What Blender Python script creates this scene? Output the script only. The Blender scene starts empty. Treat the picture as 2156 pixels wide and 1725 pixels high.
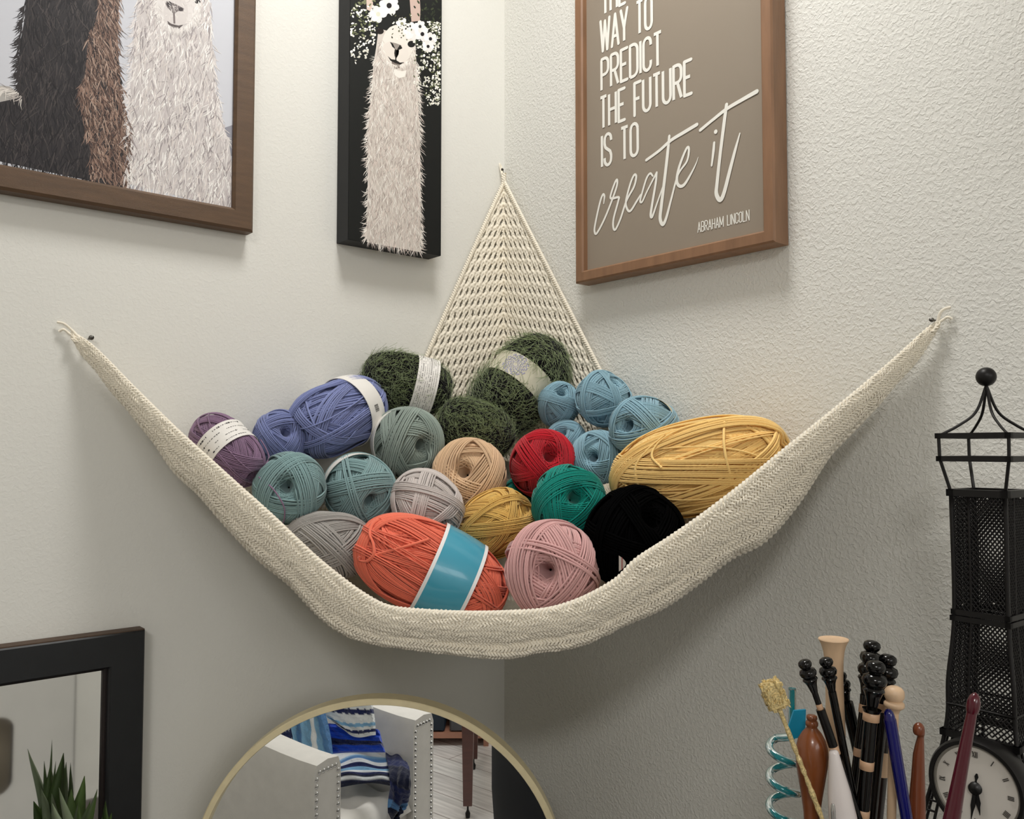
import bpy, math
import numpy as np
from mathutils import Matrix, Vector

# ------------------------------------------------------------------ view
FPX, CX, CY = 1800.0, 1078.0, 862.5          # focal length and centre for the 2156 x 1725 frame
AL = math.atan2(2122.0, 1800.0)
F0 = np.array([math.cos(AL), math.sin(AL), 0.0])     # horizontal heading of the camera
RT = np.array([math.sin(AL), -math.cos(AL), 0.0])    # camera right
ZZ = np.array([0.0, 0.0, 1.0])
TH = math.atan2(82.5, 1800.0)
FW = F0 * math.cos(TH) + ZZ * math.sin(TH)
UP = -F0 * math.sin(TH) + ZZ * math.cos(TH)
CAMZ = 1.42
CAM = -(F0 * 1.3 + RT * ((1062 - CX) / FPX * 1.3))
CAM[2] = CAMZ

scene = bpy.context.scene
col = scene.collection
cam_data = bpy.data.cameras.new('camera')
cam_data.sensor_width = 36.0
cam_data.lens = FPX / 2156.0 * 36.0
cam_data.clip_start = 0.02
cam_obj = bpy.data.objects.new('camera', cam_data)
m = Matrix.Identity(4)
for r in range(3):
    m[r][0], m[r][1], m[r][2], m[r][3] = RT[r], UP[r], -FW[r], CAM[r]
cam_obj.matrix_world = m
col.objects.link(cam_obj)
scene.camera = cam_obj

world = bpy.data.worlds.new('world')
scene.world = world
world.use_nodes = True
bg = world.node_tree.nodes['Background']
bg.inputs[0].default_value = (0.85, 0.92, 1.0, 1)
bg.inputs[1].default_value = 0.3

def area_light(name, loc, target, sx, sy, power, color):
    d = bpy.data.lights.new(name, 'AREA')
    d.shape = 'RECTANGLE'; d.size = sx; d.size_y = sy
    d.energy = power; d.color = color
    o = bpy.data.objects.new(name, d)
    o.location = loc
    o.rotation_euler = (Vector(target) - Vector(loc)).to_track_quat('-Z', 'Y').to_euler()
    col.objects.link(o)
    return o

area_light('window_daylight', (-1.1, -3.37, 2.0), (-1.1, 0, 1.7), 1.4, 0.6, 9, (1.0, 0.98, 0.95))
area_light('corner_lamp_light', (-0.36, -0.43, 2.425), (-0.36, -0.43, 0), 0.24, 0.24, 5.9, (1.0, 0.98, 0.94))
area_light('room_fill_light', (-1.9, -1.9, 2.405), (-1.9, -1.9, 0), 0.5, 0.5, 20, (1.0, 0.98, 0.94))  # unseen fill, added to brighten the floor, armchair and mirrored room

vs = scene.view_settings
vs.view_transform = 'Standard'
vs.look = 'None'
vs.gamma = 1.0
vs.use_curve_mapping = False
vs.exposure = 0.15
scene.cycles.max_bounces = 8
scene.cycles.diffuse_bounces = 5
scene.cycles.use_denoising = True
scene.cycles.sample_clamp_indirect = 6.0

# ------------------------------------------------------------------ geometry helpers
def ray(px, py):
    d = FW + RT * ((px - CX) / FPX) + UP * ((CY - py) / FPX)
    return d / d.dot(F0)
def at(px, py, d):
    return CAM + ray(px, py) * d
def on_left(px, py, off=0.0):
    r = ray(px, py); return CAM + r * ((-off - CAM[1]) / r[1])
def on_right(px, py, off=0.0):
    r = ray(px, py); return CAM + r * ((-off - CAM[0]) / r[0])
def wall_depth(px):
    r = ray(px, 945)
    a = -CAM[1] / r[1] if r[1] > 0 else 9
    b = -CAM[0] / r[0] if r[0] > 0 else 9
    return min(a, b)
def unit(v):
    v = np.asarray(v, float)
    return v / max(np.linalg.norm(v), 1e-12)
def vdir(x, up, depth):
    return unit(RT * x + ZZ * up + F0 * depth)
def catmull(P, n, closed=False):
    P = np.asarray(P, float)
    if closed:
        Q = np.vstack([P[-1], P, P[0], P[1]])
    else:
        Q = np.vstack([2 * P[0] - P[1], P, 2 * P[-1] - P[-2]])
    k = len(Q) - 3
    out = []
    for t in np.linspace(0, k, n, endpoint=not closed):
        i = min(int(t), k - 1); u = t - i
        a, b, c, d = Q[i], Q[i + 1], Q[i + 2], Q[i + 3]
        out.append(0.5 * (2 * b + (c - a) * u + (2 * a - 5 * b + 4 * c - d) * u * u + (3 * b - a - 3 * c + d) * u ** 3))
    return np.array(out)
def resample(P, n):
    P = np.asarray(P, float)
    s = np.concatenate([[0], np.cumsum(np.linalg.norm(np.diff(P, axis=0), axis=1))])
    t = np.linspace(0, s[-1], n)
    return np.stack([np.interp(t, s, P[:, k]) for k in range(P.shape[1])], 1)

class MB:
    """collects verts and faces; build() links them as one mesh object"""
    def __init__(s):
        s.v = []; s.f4 = []; s.f3 = []; s.m4 = []; s.m3 = []; s.c = []; s.n = 0; s.ng = []; s.mg = []
    def add(s, v, f4=None, f3=None, mi=0, color=None):
        v = np.asarray(v, float).reshape(-1, 3)
        if f4 is not None and len(f4):
            s.f4.append(np.asarray(f4, int).reshape(-1, 4) + s.n); s.m4.append(np.full(len(s.f4[-1]), mi))
        if f3 is not None and len(f3):
            s.f3.append(np.asarray(f3, int).reshape(-1, 3) + s.n); s.m3.append(np.full(len(s.f3[-1]), mi))
        s.v.append(v)
        c = np.ones((len(v), 3)) if color is None else np.broadcast_to(np.asarray(color, float), (len(v), 3))
        s.c.append(c)
        s.n += len(v)
    def ngon(s, v, mi=0, color=None):
        b = s.n
        s.add(v, color=color)
        s.ng.append(list(range(b, b + len(v)))); s.mg.append(mi)
    def grid(s, P, closed_u=False, closed_v=False, mi=0, color=None):
        P = np.asarray(P, float); a, b = P.shape[:2]
        idx = np.arange(a * b).reshape(a, b)
        i2 = np.vstack([idx, idx[:1]]) if closed_u else idx
        if closed_v: i2 = np.hstack([i2, i2[:, :1]])
        f = np.stack([i2[:-1, :-1], i2[1:, :-1], i2[1:, 1:], i2[:-1, 1:]], -1).reshape(-1, 4)
        c = None if color is None else np.asarray(color, float)
        if c is not None and c.ndim == 3: c = c.reshape(-1, 3)
        s.add(P.reshape(-1, 3), f, mi=mi, color=c)
    def tubes(s, P, r, sides=5, closed=False, N=None, mi=0, cap=True, color=None):
        """P: (T,S,3) centre lines"""
        P = np.asarray(P, float)
        if P.ndim == 2: P = P[None]
        T, S = P.shape[:2]
        r = np.broadcast_to(np.asarray(r, float), (T, S)) if np.ndim(r) != 1 or len(np.atleast_1d(r)) != T or T == S else np.asarray(r, float)[:, None] * np.ones((1, S))
        if closed: tan = np.roll(P, -1, 1) - np.roll(P, 1, 1)
        else: tan = np.gradient(P, axis=1)
        tan /= np.maximum(np.linalg.norm(tan, axis=2, keepdims=True), 1e-12)
        if N is None:
            ref = np.where(np.abs(tan[:, :1, 2:3]) < 0.9, [[[0, 0, 1.0]]], [[[1.0, 0, 0]]])
            nn = np.zeros_like(P); cur = ref[:, 0]
            for k in range(S):
                cur = cur - tan[:, k] * (cur * tan[:, k]).sum(1, keepdims=True)
                cur = cur / np.maximum(np.linalg.norm(cur, axis=1, keepdims=True), 1e-9)
                nn[:, k] = cur
        else:
            nn = N - tan * (N * tan).sum(2, keepdims=True)
            nn /= np.maximum(np.linalg.norm(nn, axis=2, keepdims=True), 1e-9)
        bb = np.cross(tan, nn)
        a = np.linspace(0, 2 * np.pi, sides, endpoint=False)
        V = P[:, :, None] + r[:, :, None, None] * (nn[:, :, None] * np.cos(a)[None, None, :, None] + bb[:, :, None] * np.sin(a)[None, None, :, None])
        idx = np.arange(T * S * sides).reshape(T, S, sides)
        i2 = np.concatenate([idx, idx[:, :1]], 1) if closed else idx
        i3 = np.concatenate([i2, i2[:, :, :1]], 2)
        f = np.stack([i3[:, :-1, :-1], i3[:, 1:, :-1], i3[:, 1:, 1:], i3[:, :-1, 1:]], -1).reshape(-1, 4)
        b0 = s.n
        cc = None
        if color is not None:
            cc = np.asarray(color, float)
            if cc.ndim == 2: cc = np.repeat(cc, S * sides, 0)
        s.add(V.reshape(-1, 3), f, mi=mi, color=cc)
        if cap and not closed:
            for t in range(T):
                s.ng.append([b0 + int(q) for q in idx[t, 0][::-1]]); s.mg.append(mi)
                s.ng.append([b0 + int(q) for q in idx[t, -1]]); s.mg.append(mi)
    def lathe(s, base, axis, prof, sides=24, mi=0, ref=None, squash=1.0, color=None):
        """prof: list of (distance along axis, radius)"""
        ax = unit(axis); rf = np.array([0, 0, 1.0]) if abs(ax[2]) < 0.9 else np.array([1.0, 0, 0])
        if ref is not None: rf = np.asarray(ref, float)
        u = unit(rf - ax * rf.dot(ax)); w = np.cross(ax, u)
        a = np.linspace(0, 2 * np.pi, sides, endpoint=False)
        ring = np.cos(a)[:, None] * u + np.sin(a)[:, None] * w * squash
        P = np.array([np.asarray(base) + ax * t + ring * r for t, r in prof])
        s.grid(P, closed_v=True, mi=mi, color=color)
        n0 = s.n - len(prof) * sides
        if prof[0][1] > 1e-6: s.ng.append([n0 + k for k in range(sides)][::-1]); s.mg.append(mi)
        if prof[-1][1] > 1e-6: s.ng.append([s.n - sides + k for k in range(sides)]); s.mg.append(mi)
    def box(s, c, h, ax=None, mi=0, bev=0.0, color=None):
        """centre, half sizes, optional 3 axes"""
        ax = np.eye(3) if ax is None else np.asarray(ax, float)
        c = np.asarray(c, float); h = np.asarray(h, float)
        b = min(bev, 0.9 * h.min())
        if b <= 0:
            sg = np.array([[x, y, z] for x in (-1, 1) for y in (-1, 1) for z in (-1, 1)], float) * h
            f = [[0, 1, 3, 2], [4, 6, 7, 5], [0, 4, 5, 1], [2, 3, 7, 6], [0, 2, 6, 4], [1, 5, 7, 3]]
            s.add(c + sg @ ax, f, mi=mi, color=color); return
        pts = []; ids = {}
        for x in (-1, 1):
            for y in (-1, 1):
                for z in (-1, 1):
                    sgn = np.array([x, y, z], float)
                    for k in range(3):
                        p = sgn * (h - b); p[k] = sgn[k] * h[k]
                        ids[(x, y, z, k)] = len(pts); pts.append(p)
        f4 = []; f3 = []
        for k in range(3):
            i, j = [q for q in range(3) if q != k]
            for sg in (-1, 1):
                cyc = []
                for a_, b_ in ((-1, -1), (1, -1), (1, 1), (-1, 1)):
                    t = [0, 0, 0]; t[k] = sg; t[i] = a_; t[j] = b_; cyc.append(ids[tuple(t) + (k,)])
                f4.append(cyc)
        for k in range(3):
            i, j = [q for q in range(3) if q != k]
            for a_ in (-1, 1):
                for b_ in (-1, 1):
                    t0 = [0, 0, 0]; t0[i] = a_; t0[j] = b_; t1 = list(t0); t0[k] = -1; t1[k] = 1
                    f4.append([ids[tuple(t0) + (i,)], ids[tuple(t1) + (i,)], ids[tuple(t1) + (j,)], ids[tuple(t0) + (j,)]])
        for x in (-1, 1):
            for y in (-1, 1):
                for z in (-1, 1):
                    f3.append([ids[(x, y, z, 0)], ids[(x, y, z, 1)], ids[(x, y, z, 2)]])
        s.add(c + np.array(pts) @ ax, f4, f3, mi=mi, color=color)
    def bar(s, p, q, w, mi=0, up=(0, 0, 1), color=None):
        p = np.asarray(p, float); q = np.asarray(q, float)
        x = unit(q - p); u = np.asarray(up, float)
        if abs(x.dot(u)) > 0.95: u = np.array([1.0, 0, 0])
        y = unit(np.cross(u, x)); z = np.cross(x, y)
        wy, wz = (w, w) if np.isscalar(w) else w
        s.box((p + q) / 2, (np.linalg.norm(q - p) / 2, wy / 2, wz / 2), np.array([x, y, z]), mi=mi, color=color)
    def data(s, name, smooth=True, fix=False):
        me = bpy.data.meshes.new(name)
        V = np.vstack(s.v)
        if s.ng or fix:
            import itertools
            faces = []
            mats = []
            for a, b in zip(s.f4, s.m4): faces += a.tolist(); mats += b.tolist()
            for a, b in zip(s.f3, s.m3): faces += a.tolist(); mats += b.tolist()
            faces += s.ng; mats += s.mg
            me.from_pydata(V.tolist(), [], faces)
        else:
            q = np.vstack(s.f4) if s.f4 else np.zeros((0, 4), int)
            t = np.vstack(s.f3) if s.f3 else np.zeros((0, 3), int)
            mats = np.concatenate(s.m4 + s.m3)
            me.vertices.add(len(V)); me.vertices.foreach_set('co', V.astype(np.float32).ravel())
            lv = np.concatenate([q.ravel(), t.ravel()]).astype(np.int32)
            me.loops.add(len(lv)); me.loops.foreach_set('vertex_index', lv)
            ls = np.concatenate([np.arange(len(q)) * 4, len(q) * 4 + np.arange(len(t)) * 3]).astype(np.int32)
            me.polygons.add(len(ls)); me.polygons.foreach_set('loop_start', ls)
            me.update(calc_edges=True)
        me.polygons.foreach_set('material_index', np.asarray(mats, np.int32))
        me.polygons.foreach_set('use_smooth', np.full(len(me.polygons), smooth, bool))
        C = np.vstack(s.c)
        if not np.all(C == 1):
            at_ = me.color_attributes.new('Col', 'FLOAT_COLOR', 'POINT')
            at_.data.foreach_set('color', np.hstack([C, np.ones((len(C), 1))]).astype(np.float32).ravel())
        if fix:
            import bmesh
            bm = bmesh.new(); bm.from_mesh(me); bmesh.ops.recalc_face_normals(bm, faces=bm.faces[:]); bm.to_mesh(me); bm.free()
        me.update()
        return me
    def build(s, name, mats, parent=None, smooth=True, fix=False, edge_split=None):
        if parent is not None:
            o_ = ORG.get(parent.name, np.zeros(3)); s.v = [v - o_ for v in s.v]
        else:
            o_ = np.zeros(3)
        me = s.data(name, smooth, fix)
        for mt in (mats if isinstance(mats, (list, tuple)) else [mats]): me.materials.append(mt)
        if edge_split is not None and smooth:
            try: me.set_sharp_from_angle(angle=math.radians(edge_split))
            except Exception: pass
        o = bpy.data.objects.new(name, me); col.objects.link(o)
        if parent is not None: o.parent = parent
        ORG[o.name] = o_
        return o
ORG = {}
def thing(name, loc, label, cat, group=None):
    o = bpy.data.objects.new(name, None); col.objects.link(o)
    o.empty_display_size = 0.02
    o.location = loc; ORG[o.name] = np.array(loc, float)
    o['label'] = label; o['category'] = cat
    if group: o['group'] = group
    return o
def tag(o, label, cat, group=None):
    o['label'] = label; o['category'] = cat
    if group: o['group'] = group
    return o
def structure(o):
    o['kind'] = 'structure'; return o

# ------------------------------------------------------------------ materials
def srgb(r, g, b):
    return tuple(((c / 255) / 12.92 if c <= 10 else ((c / 255 + 0.055) / 1.055) ** 2.4) for c in (r, g, b))
def mat(name, color, rough=0.6, metal=0.0, noise=0.0, nscale=40.0, bump=0.0, bscale=200.0, sheen=0.0, spec=0.5, trans=0.0, alpha=None, coat=0.0, stretch=None, vcol=False, detail=4.0):
    mt = bpy.data.materials.new(name); mt.use_nodes = True
    nt = mt.node_tree; bs = nt.nodes['Principled BSDF']
    c = tuple(color) + (1,)
    bs.inputs['Base Color'].default_value = c
    bs.inputs['Roughness'].default_value = rough
    bs.inputs['Metallic'].default_value = metal
    bs.inputs['Specular IOR Level'].default_value = spec
    bs.inputs['Sheen Weight'].default_value = sheen
    bs.inputs['Transmission Weight'].default_value = trans
    bs.inputs['Coat Weight'].default_value = coat
    tc = nt.nodes.new('ShaderNodeTexCoord')
    mp = nt.nodes.new('ShaderNodeMapping')
    nt.links.new(tc.outputs['Object'], mp.inputs[0])
    if stretch: mp.inputs['Scale'].default_value = stretch
    src = None
    if vcol:
        at_ = nt.nodes.new('ShaderNodeAttribute'); at_.attribute_name = 'Col'
        src = at_.outputs['Color']; nt.links.new(src, bs.inputs['Base Color'])
    if noise > 0:
        nz = nt.nodes.new('ShaderNodeTexNoise'); nz.inputs['Scale'].default_value = nscale; nz.inputs['Detail'].default_value = detail
        nt.links.new(mp.outputs[0], nz.inputs['Vector'])
        mr = nt.nodes.new('ShaderNodeMapRange')
        mr.inputs[1].default_value = 0.25; mr.inputs[2].default_value = 0.75
        mr.inputs[3].default_value = 1 - noise; mr.inputs[4].default_value = 1 + noise * 0.6
        nt.links.new(nz.outputs[0], mr.inputs[0])
        mx = nt.nodes.new('ShaderNodeVectorMath'); mx.operation = 'SCALE'
        if src is not None: nt.links.new(src, mx.inputs[0])
        else: mx.inputs[0].default_value = color
        nt.links.new(mr.outputs[0], mx.inputs['Scale'])
        nt.links.new(mx.outputs[0], bs.inputs['Base Color'])
    if bump > 0:
        nb = nt.nodes.new('ShaderNodeTexNoise'); nb.inputs['Scale'].default_value = bscale; nb.inputs['Detail'].default_value = 3
        nt.links.new(mp.outputs[0], nb.inputs['Vector'])
        bp = nt.nodes.new('ShaderNodeBump'); bp.inputs['Strength'].default_value = 1.0; bp.inputs['Distance'].default_value = bump
        nt.links.new(nb.outputs[0], bp.inputs['Height']); nt.links.new(bp.outputs[0], bs.inputs['Normal'])
    return mt
def wall_material(name, color, bump):
    mt = mat(name, color, rough=0.75, spec=0.25)
    nt = mt.node_tree; bs = nt.nodes['Principled BSDF']
    tc = nt.nodes.new('ShaderNodeTexCoord')
    n1 = nt.nodes.new('ShaderNodeTexNoise'); n1.inputs['Scale'].default_value = 250; n1.inputs['Detail'].default_value = 2.0; n1.inputs['Distortion'].default_value = 0.6
    n2 = nt.nodes.new('ShaderNodeTexNoise'); n2.inputs['Scale'].default_value = 95; n2.inputs['Detail'].default_value = 2.0
    nt.links.new(tc.outputs['Object'], n1.inputs['Vector']); nt.links.new(tc.outputs['Object'], n2.inputs['Vector'])
    rp = nt.nodes.new('ShaderNodeMapRange'); rp.inputs[1].default_value = 0.42; rp.inputs[2].default_value = 0.66
    nt.links.new(n1.outputs[0], rp.inputs[0])
    ad = nt.nodes.new('ShaderNodeMath'); ad.operation = 'ADD'
    nt.links.new(rp.outputs[0], ad.inputs[0]); nt.links.new(n2.outputs[0], ad.inputs[1])
    bp = nt.nodes.new('ShaderNodeBump'); bp.inputs['Strength'].default_value = 1.0; bp.inputs['Distance'].default_value = bump
    nt.links.new(ad.outputs[0], bp.inputs['Height']); nt.links.new(bp.outputs[0], bs.inputs['Normal'])
    return mt

M_WALL = wall_material('wall_paint', srgb(228, 227, 221), 0.00042)
M_WALL_SMOOTH = wall_material('wall_paint_fine', srgb(228, 227, 221), 0.00011)
M_CEIL = mat('ceiling_paint', srgb(235, 233, 228), 0.9)
M_WHITE = mat('white_paint', srgb(232, 231, 228), 0.45)
M_CREAM = mat('cream_cotton', srgb(248, 240, 223), 0.92, noise=0.09, nscale=220, sheen=0.25, spec=0.15)
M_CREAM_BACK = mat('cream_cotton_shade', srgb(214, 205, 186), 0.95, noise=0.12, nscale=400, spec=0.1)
M_WALNUT = mat('walnut_frame', srgb(92, 68, 46), 0.5, noise=0.25, nscale=6, bump=0.0002, bscale=120, stretch=(4, 30, 30))
M_OAK = mat('warm_wood_frame', srgb(140, 104, 76), 0.5, noise=0.22, nscale=14, stretch=(6, 6, 1), bump=0.0002, bscale=90)
M_BLACKWOOD = mat('black_painted_wood', srgb(20, 22, 25), 0.45, noise=0.2, nscale=60)
M_RAWEDGE = mat('worn_brown_edge', srgb(78, 58, 42), 0.6, noise=0.3, nscale=60)
M_CANVAS = mat('canvas_edge', srgb(30, 31, 33), 0.7, noise=0.1, nscale=100)
M_PRINT = mat('printed_picture', (1, 1, 1), 0.55, vcol=True, spec=0.3)
M_SIGN = mat('taupe_print', srgb(146, 134, 119), 0.7, noise=0.03, nscale=5)
M_LETTER = mat('white_lettering', srgb(238, 236, 228), 0.7)
M_GOLD = mat('brushed_gold', srgb(238, 224, 184), 0.4, metal=0.15, noise=0.08, nscale=60)
M_MIRROR = mat('mirror_glass', (0.93, 0.94, 0.93), 0.0, metal=1.0)
M_OLDMIRROR = mat('smeared_mirror_glass', (0.9, 0.91, 0.9), 0.03, metal=1.0, noise=0.05, nscale=25)
M_BLACKMETAL = mat('black_wire', srgb(24, 22, 22), 0.42, metal=0.4, noise=0.2, nscale=200)
M_FACE = mat('clock_face', srgb(214, 208, 200), 0.5)
M_NUM = mat('clock_numerals', srgb(70, 66, 62), 0.6)
M_HAND = mat('clock_hands', srgb(10, 10, 10), 0.4)
M_CHROME = mat('chrome', srgb(200, 200, 200), 0.15, metal=1.0)
M_PIN = mat('steel_pin', srgb(90, 88, 84), 0.3, metal=0.9)
M_PAPER = mat('paper_label', srgb(232, 229, 224), 0.6, noise=0.03, nscale=6)
M_TAN_PAPER = mat('tan_paper_label', srgb(205, 200, 178), 0.6, noise=0.05, nscale=6)
M_INK_PALE = mat('pale_label_ink', srgb(150, 148, 146), 0.7)
M_INK = mat('label_ink', srgb(60, 58, 60), 0.7)
M_LAV = mat('lavender_ink', srgb(150, 150, 188), 0.7)
M_BLUE_LABEL = mat('glossy_blue_label', srgb(72, 160, 186), 0.22, coat=0.3)
M_FLOOR = None

# ------------------------------------------------------------------ the setting
def floor_material():
    mt = mat('grey_wood_planks', srgb(176, 166, 158), 0.22)
    nt = mt.node_tree; bs = nt.nodes['Principled BSDF']
    tc = nt.nodes.new('ShaderNodeTexCoord')
    mp = nt.nodes.new('ShaderNodeMapping'); mp.inputs['Rotation'].default_value = (0, 0, 0.0)
    nt.links.new(tc.outputs['Object'], mp.inputs[0])
    br = nt.nodes.new('ShaderNodeTexBrick')
    br.inputs['Scale'].default_value = 1.0
    br.inputs['Brick Width'].default_value = 1.2; br.inputs['Row Height'].default_value = 0.15
    br.inputs['Mortar Size'].default_value = 0.002
    br.inputs['Color1'].default_value = srgb(240, 238, 236) + (1,)
    br.inputs['Color2'].default_value = srgb(224, 220, 218) + (1,)
    br.inputs['Mortar'].default_value = srgb(150, 142, 138) + (1,)
    nt.links.new(mp.outputs[0], br.inputs['Vector'])
    m2 = nt.nodes.new('ShaderNodeMapping'); m2.inputs['Scale'].default_value = (3, 40, 1)
    nt.links.new(tc.outputs['Object'], m2.inputs[0])
    nz = nt.nodes.new('ShaderNodeTexNoise'); nz.inputs['Scale'].default_value = 1.5; nz.inputs['Detail'].default_value = 6
    nt.links.new(m2.outputs[0], nz.inputs['Vector'])
    mr = nt.nodes.new('ShaderNodeMapRange'); mr.inputs[1].default_value = 0.3; mr.inputs[2].default_value = 0.7; mr.inputs[3].default_value = 0.75; mr.inputs[4].default_value = 1.15
    nt.links.new(nz.outputs[0], mr.inputs[0])
    mx = nt.nodes.new('ShaderNodeVectorMath'); mx.operation = 'SCALE'
    nt.links.new(br.outputs[0], mx.inputs[0]); nt.links.new(mr.outputs[0], mx.inputs['Scale'])
    nt.links.new(mx.outputs[0], bs.inputs['Base Color'])
    return mt
M_FLOOR = floor_material()
XB, YB, HC = -4.2, -3.3, 2.44      # far walls and ceiling height
def slab(name, c, h, mt):
    b = MB(); b.box(c, h); return structure(b.build(name, mt, smooth=False))
slab('wall_left', (XB / 2, 0.05, HC / 2), (-XB / 2, 0.05, HC / 2), M_WALL_SMOOTH)
slab('wall_right', (0.05, YB / 2 + 0.05, HC / 2), (0.05, -YB / 2 + 0.05, HC / 2), M_WALL)
slab('wall_back', (XB - 0.05, YB / 2, HC / 2), (0.05, -YB / 2, HC / 2), M_WALL)
slab('floor', (XB / 2, YB / 2, -0.05), (-XB / 2 + 0.1, -YB / 2 + 0.1, 0.05), M_FLOOR)
slab('ceiling', (XB / 2, YB / 2, HC + 0.05), (-XB / 2 + 0.1, -YB / 2 + 0.1, 0.05), M_CEIL)
WX0, WX1, WZ0, WZ1 = -1.86, -0.34, 1.60, 2.34
b = MB()
b.box(((XB + WX0) / 2, YB - 0.05, HC / 2), ((WX0 - XB) / 2, 0.05, HC / 2))
b.box((WX1 / 2, YB - 0.05, HC / 2), (-WX1 / 2, 0.05, HC / 2))
b.box(((WX0 + WX1) / 2, YB - 0.05, WZ0 / 2), ((WX1 - WX0) / 2, 0.05, WZ0 / 2))
b.box(((WX0 + WX1) / 2, YB - 0.05, (WZ1 + HC) / 2), ((WX1 - WX0) / 2, 0.05, (HC - WZ1) / 2))
structure(b.build('wall_front', M_WALL, smooth=False))
b = MB()
for p, q in (((WX0, WZ0), (WX1, WZ0)), ((WX0, WZ1), (WX1, WZ1)), ((WX0, WZ0), (WX0, WZ1)), ((WX1, WZ0), (WX1, WZ1)), (((WX0 + WX1) / 2, WZ0), ((WX0 + WX1) / 2, WZ1))):
    b.bar((p[0], YB - 0.05, p[1]), (q[0], YB - 0.05, q[1]), 0.05)
structure(b.build('window_1', M_WHITE, smooth=False))
b = MB()
for z in (0.045,):
    b.box((XB / 2, -0.006, z), (-XB / 2, 0.006, 0.045))
structure(b.build('baseboard_left', M_WHITE, smooth=False))
b = MB(); b.box((-0.006, YB / 2, 0.045), (0.006, -YB / 2, 0.045)); structure(b.build('baseboard_right', M_WHITE, smooth=False))
#==SECTION2==
# ------------------------------------------------------------------ pictures on the walls
def PL(s, z, off):   # point on the left wall, s metres from the corner
    return np.array([-s, -off, z])
def PR(s, z, off):   # point on the right wall
    return np.array([-off, -s, z])
def frame_bars(mb, W, s0, s1, z0, z1, w, d, back=0.002, recess=0.0, lip=0.003):
    """mitred moulding: outer rectangle s0..s1, z0..z1, bar width w, depth d"""
    for k in range(4):
        o = [(s0, z0), (s1, z0), (s1, z1), (s0, z1)]
        i = [(s0 + w, z0 + w), (s1 - w, z0 + w), (s1 - w, z1 - w), (s0 + w, z1 - w)]
        a, c = k, (k + 1) % 4
        e = lip / w
        def mix(p, q, t): return (p[0] * (1 - t) + q[0] * t, p[1] * (1 - t) + q[1] * t)
        rows = []
        for j in (a, c):
            oo, ii = o[j], i[j]
            prof = [(oo, back), (oo, d - lip), (mix(oo, ii, e), d), (mix(oo, ii, 1 - e), d), (ii, d - lip), (ii, back)]
            rows.append([W(p[0], p[1], off) for p, off in prof])
        P = np.array(rows)
        mb.grid(P, closed_v=True)
rng = np.random.default_rng(7)

ZK = [0]
def stroke(mb, W, off, pts, widths, color=(1, 1, 1), ends=True, mi=0):
    """flat brush stroke through plane points pts (s,z)"""
    P = np.asarray(pts, float); w = np.broadcast_to(np.asarray(widths, float), (len(P),))
    ZK[0] += 1; off = off + (ZK[0] % 40) * 8e-6
    t = np.gradient(P, axis=0); t /= np.maximum(np.linalg.norm(t, axis=1, keepdims=True), 1e-9)
    n = np.stack([-t[:, 1], t[:, 0]], 1)
    A = P + n * w[:, None] / 2; B = P - n * w[:, None] / 2
    oo = off + np.linspace(0, 6e-5, len(P)) if len(P) > 14 else np.full(len(P), off)
    G = np.stack([np.array([W(p[0], p[1], o_) for p, o_ in zip(A, oo)]), np.array([W(p[0], p[1], o_) for p, o_ in zip(B, oo)])], 1)
    mb.grid(G, mi=mi, color=color)
    if ends:
        for k in (0, -1):
            off += 2.5e-6
            a = np.linspace(0, 2 * np.pi, 12, endpoint=False)
            mb.ngon([W(P[k, 0] + math.cos(q) * w[k] / 2, P[k, 1] + math.sin(q) * w[k] / 2, off) for q in a], mi=mi, color=color)
def fur(mb, W, off0, poly_fn, n, lmin, lmax, wid, tones, base_dir, spread, seed, off1=0.0004):
    """tapered hair strokes; poly_fn(rng) returns a root (s,z) and a local direction bias"""
    g = np.random.default_rng(seed)
    V = []; C = []
    for k in range(n):
        (s, z), bias = poly_fn(g)
        a = base_dir + bias + g.normal(0, spread)
        L = g.uniform(lmin, lmax); cv = g.normal(0, 0.35)
        w = wid * g.uniform(0.5, 1.3)
        off = off0 + off1 * k / n
        p = np.array([s, z]); ts = []
        for j in range(4):
            ts.append(p.copy()); aa = a + cv * j / 3
            p = p + np.array([math.cos(aa), math.sin(aa)]) * L / 3
        ts = np.array(ts); tt = np.gradient(ts, axis=0); tt /= np.linalg.norm(tt, axis=1, keepdims=True)
        nn = np.stack([-tt[:, 1], tt[:, 0]], 1); ww = np.array([0.5, 1, 0.7, 0.08]) * w / 2
        A = ts + nn * ww[:, None]; B = ts - nn * ww[:, None]
        V.append([[W(A[j, 0], A[j, 1], off), W(B[j, 0], B[j, 1], off)] for j in range(4)])
        c = tones[g.integers(len(tones))]; C.append(np.clip(np.array(c) * g.uniform(0.85, 1.12), 0, 1))
    V = np.array(V)                     # n,4,2,3
    idx = np.arange(n * 8).reshape(n, 4, 2)
    f = np.stack([idx[:, :-1, 0], idx[:, 1:, 0], idx[:, 1:, 1], idx[:, :-1, 1]], -1).reshape(-1, 4)
    mb.add(V.reshape(-1, 3), f, color=np.repeat(np.array(C), 8, 0))
def in_poly(poly):
    P = np.array(poly, float); lo = P.min(0); hi = P.max(0)
    def inside(p):
        x, y = p; c = False; j = len(P) - 1
        for i in range(len(P)):
            if (P[i, 1] > y) != (P[j, 1] > y) and x < (P[j, 0] - P[i, 0]) * (y - P[i, 1]) / (P[j, 1] - P[i, 1]) + P[i, 0]: c = not c
            j = i
        return c
    def pick(g):
        for _ in range(60):
            p = g.uniform(lo, hi)
            if inside(p): return p, 0.0
        return P[0], 0.0
    return pick
def px_left(off):
    def fn(x, y):
        p = on_left(x, y, off); return (-p[0], p[2])
    return fn
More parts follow.
